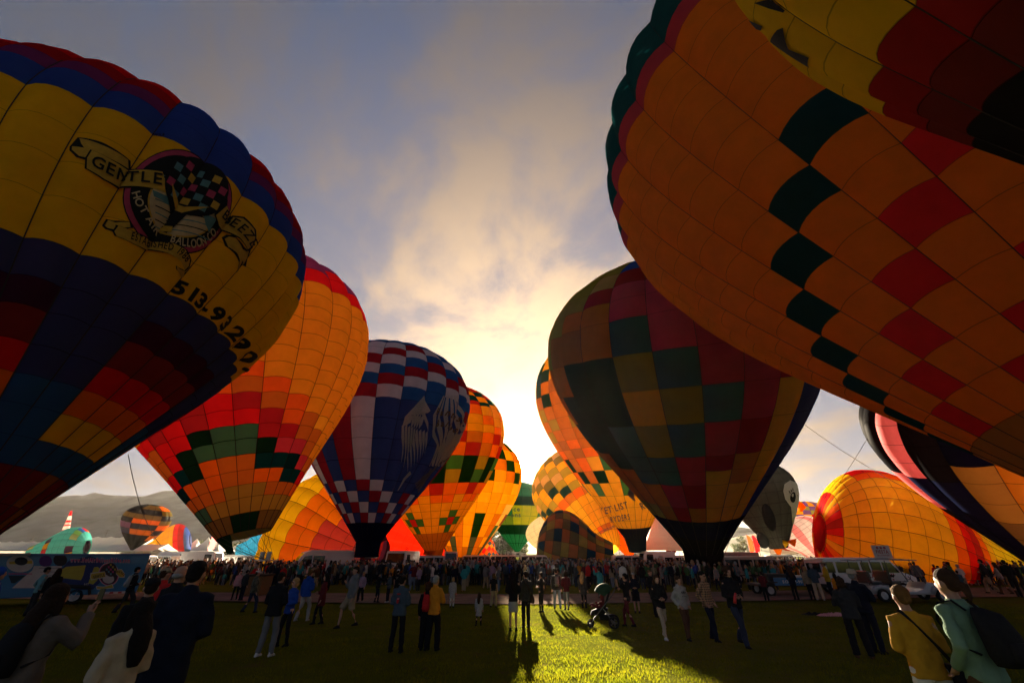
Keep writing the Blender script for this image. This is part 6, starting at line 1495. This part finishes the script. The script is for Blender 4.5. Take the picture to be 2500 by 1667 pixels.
# --- red bottle, shoulder bags
w_ = pb_['J']['wrR']; M = MB(); M.tube([w_+np.array((-.01,.03,.05)), w_+np.array((.012,.035,.0)), w_+np.array((.04,.04,-.075))], [.014,.02,.021], 10)
carried(pb_, 'drink_bottle', M, pmat('bottle_red', (.55,.02,.02), .3, .5), 'red drink bottle in the hand of the curly haired woman', 'bottle')
def shoulder_bag(P_, col, label, side=1):
    t = empty('shoulder_bag', tuple(P_['p']), -math.radians(P_['face']), label=label, cat='bag'); t.scale = (P_['H'],)*3; c = cloth(col)
    M = MB(); M.loft([sect(side*.135,-.02,.42,.03,.06,12,3), sect(side*.14,-.02,.47,.036,.075,12,3), sect(side*.13,-.02,.55,.028,.065,12,3)]); M.build('bag', c, t, smooth=True)
    M = MB(); M.tube([(side*.13,-.06,.55),(side*.04,-.108,.66),(-side*.045,-.10,.79),(-side*.06,-.03,.85),(-side*.03,.07,.80),(side*.06,.10,.64),(side*.13,.04,.55)], [(.016,.006)]*7, 6); M.build('strap', c, t)
shoulder_bag(pm, 'blk', 'black shoulder bag slung across the mustard shirt')
shoulder_bag(ps_, 'dbrown', 'dark bag on the man at the edge of the sunlit grass')
# --- pushchair
def pushchair():
    p = ground_at(1476, 1531); t = empty('pushchair', tuple(p), math.radians(-14), label='dark green pushchair with a child on the sunlit grass', cat='pushchair'); t.scale = (1.12,)*3
    FR = pmat('pushchair_frame', (.10,.10,.10), .45, .4, .5); CLO = cloth('blk'); GR = cloth('dgr')
    TY = pmat('tyre_rubber', (.015,.015,.015), .85)
    for (x, y, r_) in ((-.40,-.16,.10),(-.40,.16,.10),(.30,-.26,.16),(.30,.26,.16)):
        M = MB()
        n = 18; v = []; f = []
        for i in range(n):
            a = 2*math.pi*i/n
            for k in range(6): b = 2*math.pi*k/6; v.append((x+(r_-.025+.025*math.cos(b))*math.cos(a), y+.022*math.sin(b), r_+(r_-.025+.025*math.cos(b))*math.sin(a)))
        for i in range(n):
            for k in range(6): f.append((i*6+k, ((i+1) % n)*6+k, ((i+1) % n)*6+(k+1) % 6, i*6+(k+1) % 6))
        M.add(v, f); w = M.build('wheel', TY, t, smooth=True)
        M = MB()
        for i in range(5): a = 2*math.pi*i/5; M.tube([(x, y, r_), (x+(r_-.03)*math.cos(a), y, r_+(r_-.03)*math.sin(a))], .012, 5)
        M.tube([(x, y-.03, r_),(x, y+.03, r_)], .025, 8); o = M.build('spokes', FR, w)
    for s_ in (-1, 1):
        M = MB(); M.tube([(-.40, s_*.16, .10), (-.05, s_*.22, .48), (.30, s_*.25, .82), (.44, s_*.25, 1.02)], .016, 6); M.build('frame_tube', FR, t)
        M = MB(); M.tube([(.30, s_*.26, .16), (.02, s_*.23, .50)], .016, 6); M.build('frame_tube', FR, t)
    M = MB(); M.tube([(.44,-.25,1.02),(.50,0,1.05),(.44,.25,1.02)], .02, 6); M.build('handle', CLO, t)
    M = MB(); M.loft([sect(-.20,0,.32,.20,.17,12,3), sect(-.12,0,.42,.24,.19,12,3), sect(.0,0,.50,.16,.2,12,3)]); M.build('seat', CLO, t, smooth=True)
    M = MB(); M.add([(-.02,-.19,.45),(-.02,.19,.45),(.22,.19,.95),(.22,-.19,.95),(.05,-.19,.44),(.05,.19,.44),(.28,.19,.93),(.28,-.19,.93)], [(0,1,2,3),(7,6,5,4),(0,4,5,1),(1,5,6,2),(2,6,7,3),(3,7,4,0)]); M.build('backrest', CLO, t, bevel=.02)
    v = []; f = []
    for i in range(9):
        a = -.35+i*.26
        for k in range(9): b = (k/8-.5)*math.pi; v.append((.10+.34*math.sin(-a+.55)*math.cos(b), .24*math.sin(b), .80+.34*math.cos(-a+.55)*math.cos(b)+.02))
    for i in range(8):
        for k in range(8): f.append((i*9+k, i*9+k+1, (i+1)*9+k+1, (i+1)*9+k))
    M = MB(); M.add(v, f); M.build('canopy', GR, t, smooth=True)
    M = MB(); M.loft([sect(.10,0,.20,.22,.16,12,3), sect(.10,0,.34,.25,.18,12,3)]); M.build('basket', CLO, t, smooth=True)
    M = MB(); M.ell((.0,0,.80),(.075,.07,.085)); M.tube([(.02,0,.74),(-.02,0,.58),(-.08,0,.50)], [.06,.09,.09], 8); M.tube([(-.08,.06,.50),(-.30,.07,.56),(-.36,.07,.48)], [.05,.04,.03], 7); M.tube([(-.08,-.06,.50),(-.32,-.07,.60),(-.40,-.07,.56)], [.05,.04,.03], 7); M.tube([(0,.08,.68),(-.14,.12,.6),(-.22,.1,.66)], [.035,.03,.02], 6); M.tube([(0,-.08,.68),(-.14,-.12,.6),(-.22,-.1,.66)], [.035,.03,.02], 6)
    o = link('person', remesh(M, .02, 2, name='body'), None, (cloth('maroon'),), label='small child sitting in the dark green pushchair', cat='person'); o.location = t.location; o.rotation_euler = t.rotation_euler; o.scale = t.scale
pushchair()
# crumpled cloth on the grass
def crumple(px, py, w, col, label, seed):
    p = ground_at(px, py); r = random.Random(seed); M = MB(); pts = []
    for k in range(7):
        for i in range(16): pts.append((-w/2+w*i/15, (k-3)*.09+r.uniform(-.03,.03), max(.0, .10*math.sin(math.pi*k/6)*(.5+r.random())*(1-abs(2*i/15-1)**3))))
    f = [(k*16+i, k*16+i+1, (k+1)*16+i+1, (k+1)*16+i) for k in range(6) for i in range(15)]
    M.add(pts, f); M.build('crumpled_cloth', cloth(col), loc=tuple(p), smooth=True, label=label, cat='cloth')
crumple(2032, 1502, 1.3, 'pink', 'crumpled pink and white cloth lying on the grass', 1); crumple(1987, 1500, .9, 'blk', 'crumpled black bag lying on the grass', 2)
# ------------------------------------------------------------------ the crowd
def crowd_people():
    r = random.Random(11)
    tops = [('jacket','blk'),('jacket','char'),('hoodie','navy'),('jacket','grey'),('shirt','maroon'),('puffer','blk'),('hoodie','grey'),('jacket','khaki'),('shirt','denim'),('jacket','teal'),('hoodie','red'),('puffer','navy'),('shirt','lilac'),('jacket','brown'),('hoodie','green'),('jacket','white')]
    bots = [('jeans','jean'),('jeans','blk'),('slim','navy'),('jeans','char'),('wide','khaki'),('jeans','ljean')]
    poses = [(('front','front'),'stand'),(('down','down'),'shift'),(('pocket','pocket'),'stand'),(('photo','down'),'step')]
    hs = ['short','short','long','bob','pony','curly']
    spots = []
    tries = 0
    while len(spots) < 295 and tries < 20000:
        tries += 1
        px = r.uniform(-10, 2510); Y = r.uniform(0, 1)**1.15*19+33.0; c = at_depth(px, 1349, Y); x, y = c[0], c[1]
        if x < -20 and y < 40: continue
        if any(abs(x-a) < w/2+.5 and abs(y-b) < d/2+.5 for a, b, w, d in BLOCK): continue
        if any((x-a)**2+(y-b)**2 < .55 for a, b in spots): continue
        if y < 40 and mnoise.noise((x*.12, y*.12, 1.7)) < -.12: continue
        spots.append((x, y))
    cols_ = dict(blk='black', char='charcoal', navy='navy', grey='grey', maroon='dark red', khaki='tan', denim='denim blue', teal='teal', red='red', lilac='lilac', brown='brown', green='green', white='white')
    for i, (x, y) in enumerate(spots):
        ps = poses[r.randrange(4)]; tp = tops[r.randrange(len(tops))]; bt = bots[r.randrange(len(bots))]; h = hs[r.randrange(6)]; hat = ('cap', r.choice(['blk','white','khaki','red'])) if r.random() < .22 else None
        hc = r.choice(['dark','brown','black','blonde','grey']); bn = dict(jean='blue jeans', blk='black trousers', navy='navy trousers', char='charcoal trousers', khaki='tan trousers', ljean='pale jeans')[bt[1]]
        person(pos=(x, y), H=r.uniform(1.55, 1.86), face=r.uniform(-60, 60) if r.random() < .75 else r.uniform(90, 270), arms=ps[0], legs=ps[1], top=tp, bottom=bt, hair=(h, hc), hat=hat, hi=False, seed=0, skin=r.randrange(4), group='spectators in the crowd beyond the path', label='crowd spectator with %s %s hair, %s %s, %s%s' % (h, hc, cols_[tp[1]], dict(puffer='jacket').get(tp[0], tp[0]), bn, ', %s cap' % dict(blk='black', white='white', khaki='tan', red='red')[hat[1]] if hat else ''))
crowd_people()
def far_crowd():
    rs = np.random.RandomState(3); T = []
    for k in range(4):
        M = MB(); parts = []
        def seg(c): parts.append((len(M.v), c))
        seg('leg'); sp_ = (.05, .09, .03, .07)[k]
        M.tube([(-.045,0,.52),(-.05,sp_*.3,.28),(-.05-sp_*.3,0,.0)], [.05,.036,.03], 4, False); M.tube([(.045,0,.52),(.05,sp_,.28),(.05+sp_*.3,-sp_,.0)], [.05,.036,.03], 4, False)
        seg('top'); M.tube([(0,0,.46),(0,0,.62),(0,0,.77),(0,0,.84)], [(.10,.07),(.09,.065),(.115,.07),(.045,.045)], 6)
        for s_ in (-1, 1): M.tube([(s_*.11,0,.80),(s_*.14,.01+.03*k,.63),(s_*(.13-.03*k),.05*k,.50+.05*k)], [.036,.03,.022], 4, False)
        seg('skin'); M.tube([(0,0,.83),(0,0,.88)], .032, 5, False); M.ell((0,.008,.925),(.046,.054,.066),7,5)
        seg('hair'); M.ell((0,-.012,.95),(.052,.060,.05),6,5)
        if k % 2: M.tube([(0,-.04,.94),(0,-.06,.84),(0,-.06,.74)], [(.05,.03),(.055,.028),(.03,.015)], 5)
        v = np.array(M.v); lab = np.zeros(len(v), int); names = ['leg','top','skin','hair']
        for i, (b, c) in enumerate(parts): lab[b:] = names.index(c)
        f = []
        for q in M.f:
            for j in range(1, len(q)-1): f.append((q[0], q[j], q[j+1]))
        T.append((v, np.array(f), lab))
    legc = np.array([CL[c] for c in ('jean','blk','navy','char','khaki','ljean')]); topc = np.array([CL[c] for c in ('blk','char','navy','grey','maroon','blk','red','khaki','denim','teal','royal','white','brown','lgrey','orange','green')]); skc = np.array([(.42,.22,.14),(.32,.16,.09),(.5,.29,.2),(.2,.095,.05)]); hac = np.array([(.02,.012,.008),(.05,.025,.012),(.30,.2,.1),(.25,.24,.22),(.4,.38,.36),(.03,.03,.03)])
    V, Fs, C = [], [], []; off = 0; n = 0
    while n < 3800:
        px = rs.uniform(-20, 2520); Y = 40+rs.rand()**1.9*85; c = at_depth(px, 1349, Y); x, y = c[0], c[1]
        if any(abs(x-a) < w/2+.4 and abs(y-b) < d/2+.4 for a, b, w, d in BLOCK): continue
        v, f, lab = T[rs.randint(4)]; H_ = rs.uniform(1.5, 1.92) if rs.rand() < .88 else rs.uniform(.95, 1.4); a = rs.uniform(-3.14, 3.14) if rs.rand() < .4 else rs.uniform(-.8, .8); ca, sa = math.cos(a), math.sin(a)
        q = v*H_; V.append(np.stack([x+ca*q[:, 0]-sa*q[:, 1], y+sa*q[:, 0]+ca*q[:, 1], q[:, 2]-.3], 1)); Fs.append(f+off); off += len(v)
        pal = np.stack([legc[rs.randint(len(legc))], topc[rs.randint(len(topc))], skc[rs.randint(4)], hac[rs.randint(len(hac))]])*rs.uniform(.7, 1.2); C.append(pal[lab]); n += 1
    V = np.concatenate(V); Fs = np.concatenate(Fs); C = np.concatenate(C)
    me = bpy.data.meshes.new('crowd'); me.vertices.add(len(V)); me.vertices.foreach_set('co', V.reshape(-1)); me.loops.add(len(Fs)*3); me.loops.foreach_set('vertex_index', Fs.reshape(-1)); me.polygons.add(len(Fs)); me.polygons.foreach_set('loop_start', np.arange(len(Fs))*3); me.update(); me.validate()
    at = me.color_attributes.new('cloth', 'FLOAT_COLOR', 'POINT'); at.data.foreach_set('color', np.concatenate([C, np.ones((len(C), 1))], 1).reshape(-1))
    me.polygons.foreach_set('use_smooth', [True]*len(me.polygons))
    m, nt, N, L = new_mat('crowd_clothes'); out = N('ShaderNodeOutputMaterial'); b = N('ShaderNodeBsdfPrincipled'); a_ = N('ShaderNodeVertexColor'); a_.layer_name = 'cloth'; L(a_.outputs[0], b.inputs['Base Color']); b.inputs['Roughness'].default_value = .9; L(b.outputs[0], out.inputs[0])
    link('crowd', me, mats=(m,), kind='stuff', label='dense mass of distant spectators filling the field')
far_crowd()
# ------------------------------------------------------------------ morning haze over the field
def haze():
    M = MB(); M.box((0, 1000, 92), (6000, 5000, 188)); o = M.build('haze', [], kind='stuff', label='thin golden morning haze lying over the whole field')
    m = bpy.data.materials.new('haze'); m.use_nodes = True; nt = m.node_tree; nt.nodes.clear()
    out = nt.nodes.new('ShaderNodeOutputMaterial'); v = nt.nodes.new('ShaderNodeVolumePrincipled')
    v.inputs['Color'].default_value = (.95, .90, .82, 1); v.inputs['Density'].default_value = 2.5e-5; v.inputs['Anisotropy'].default_value = .5
    nt.links.new(v.outputs[0], out.inputs['Volume']); o.data.materials.append(m)
haze()

bpy.data.scenes.remove(WORK)
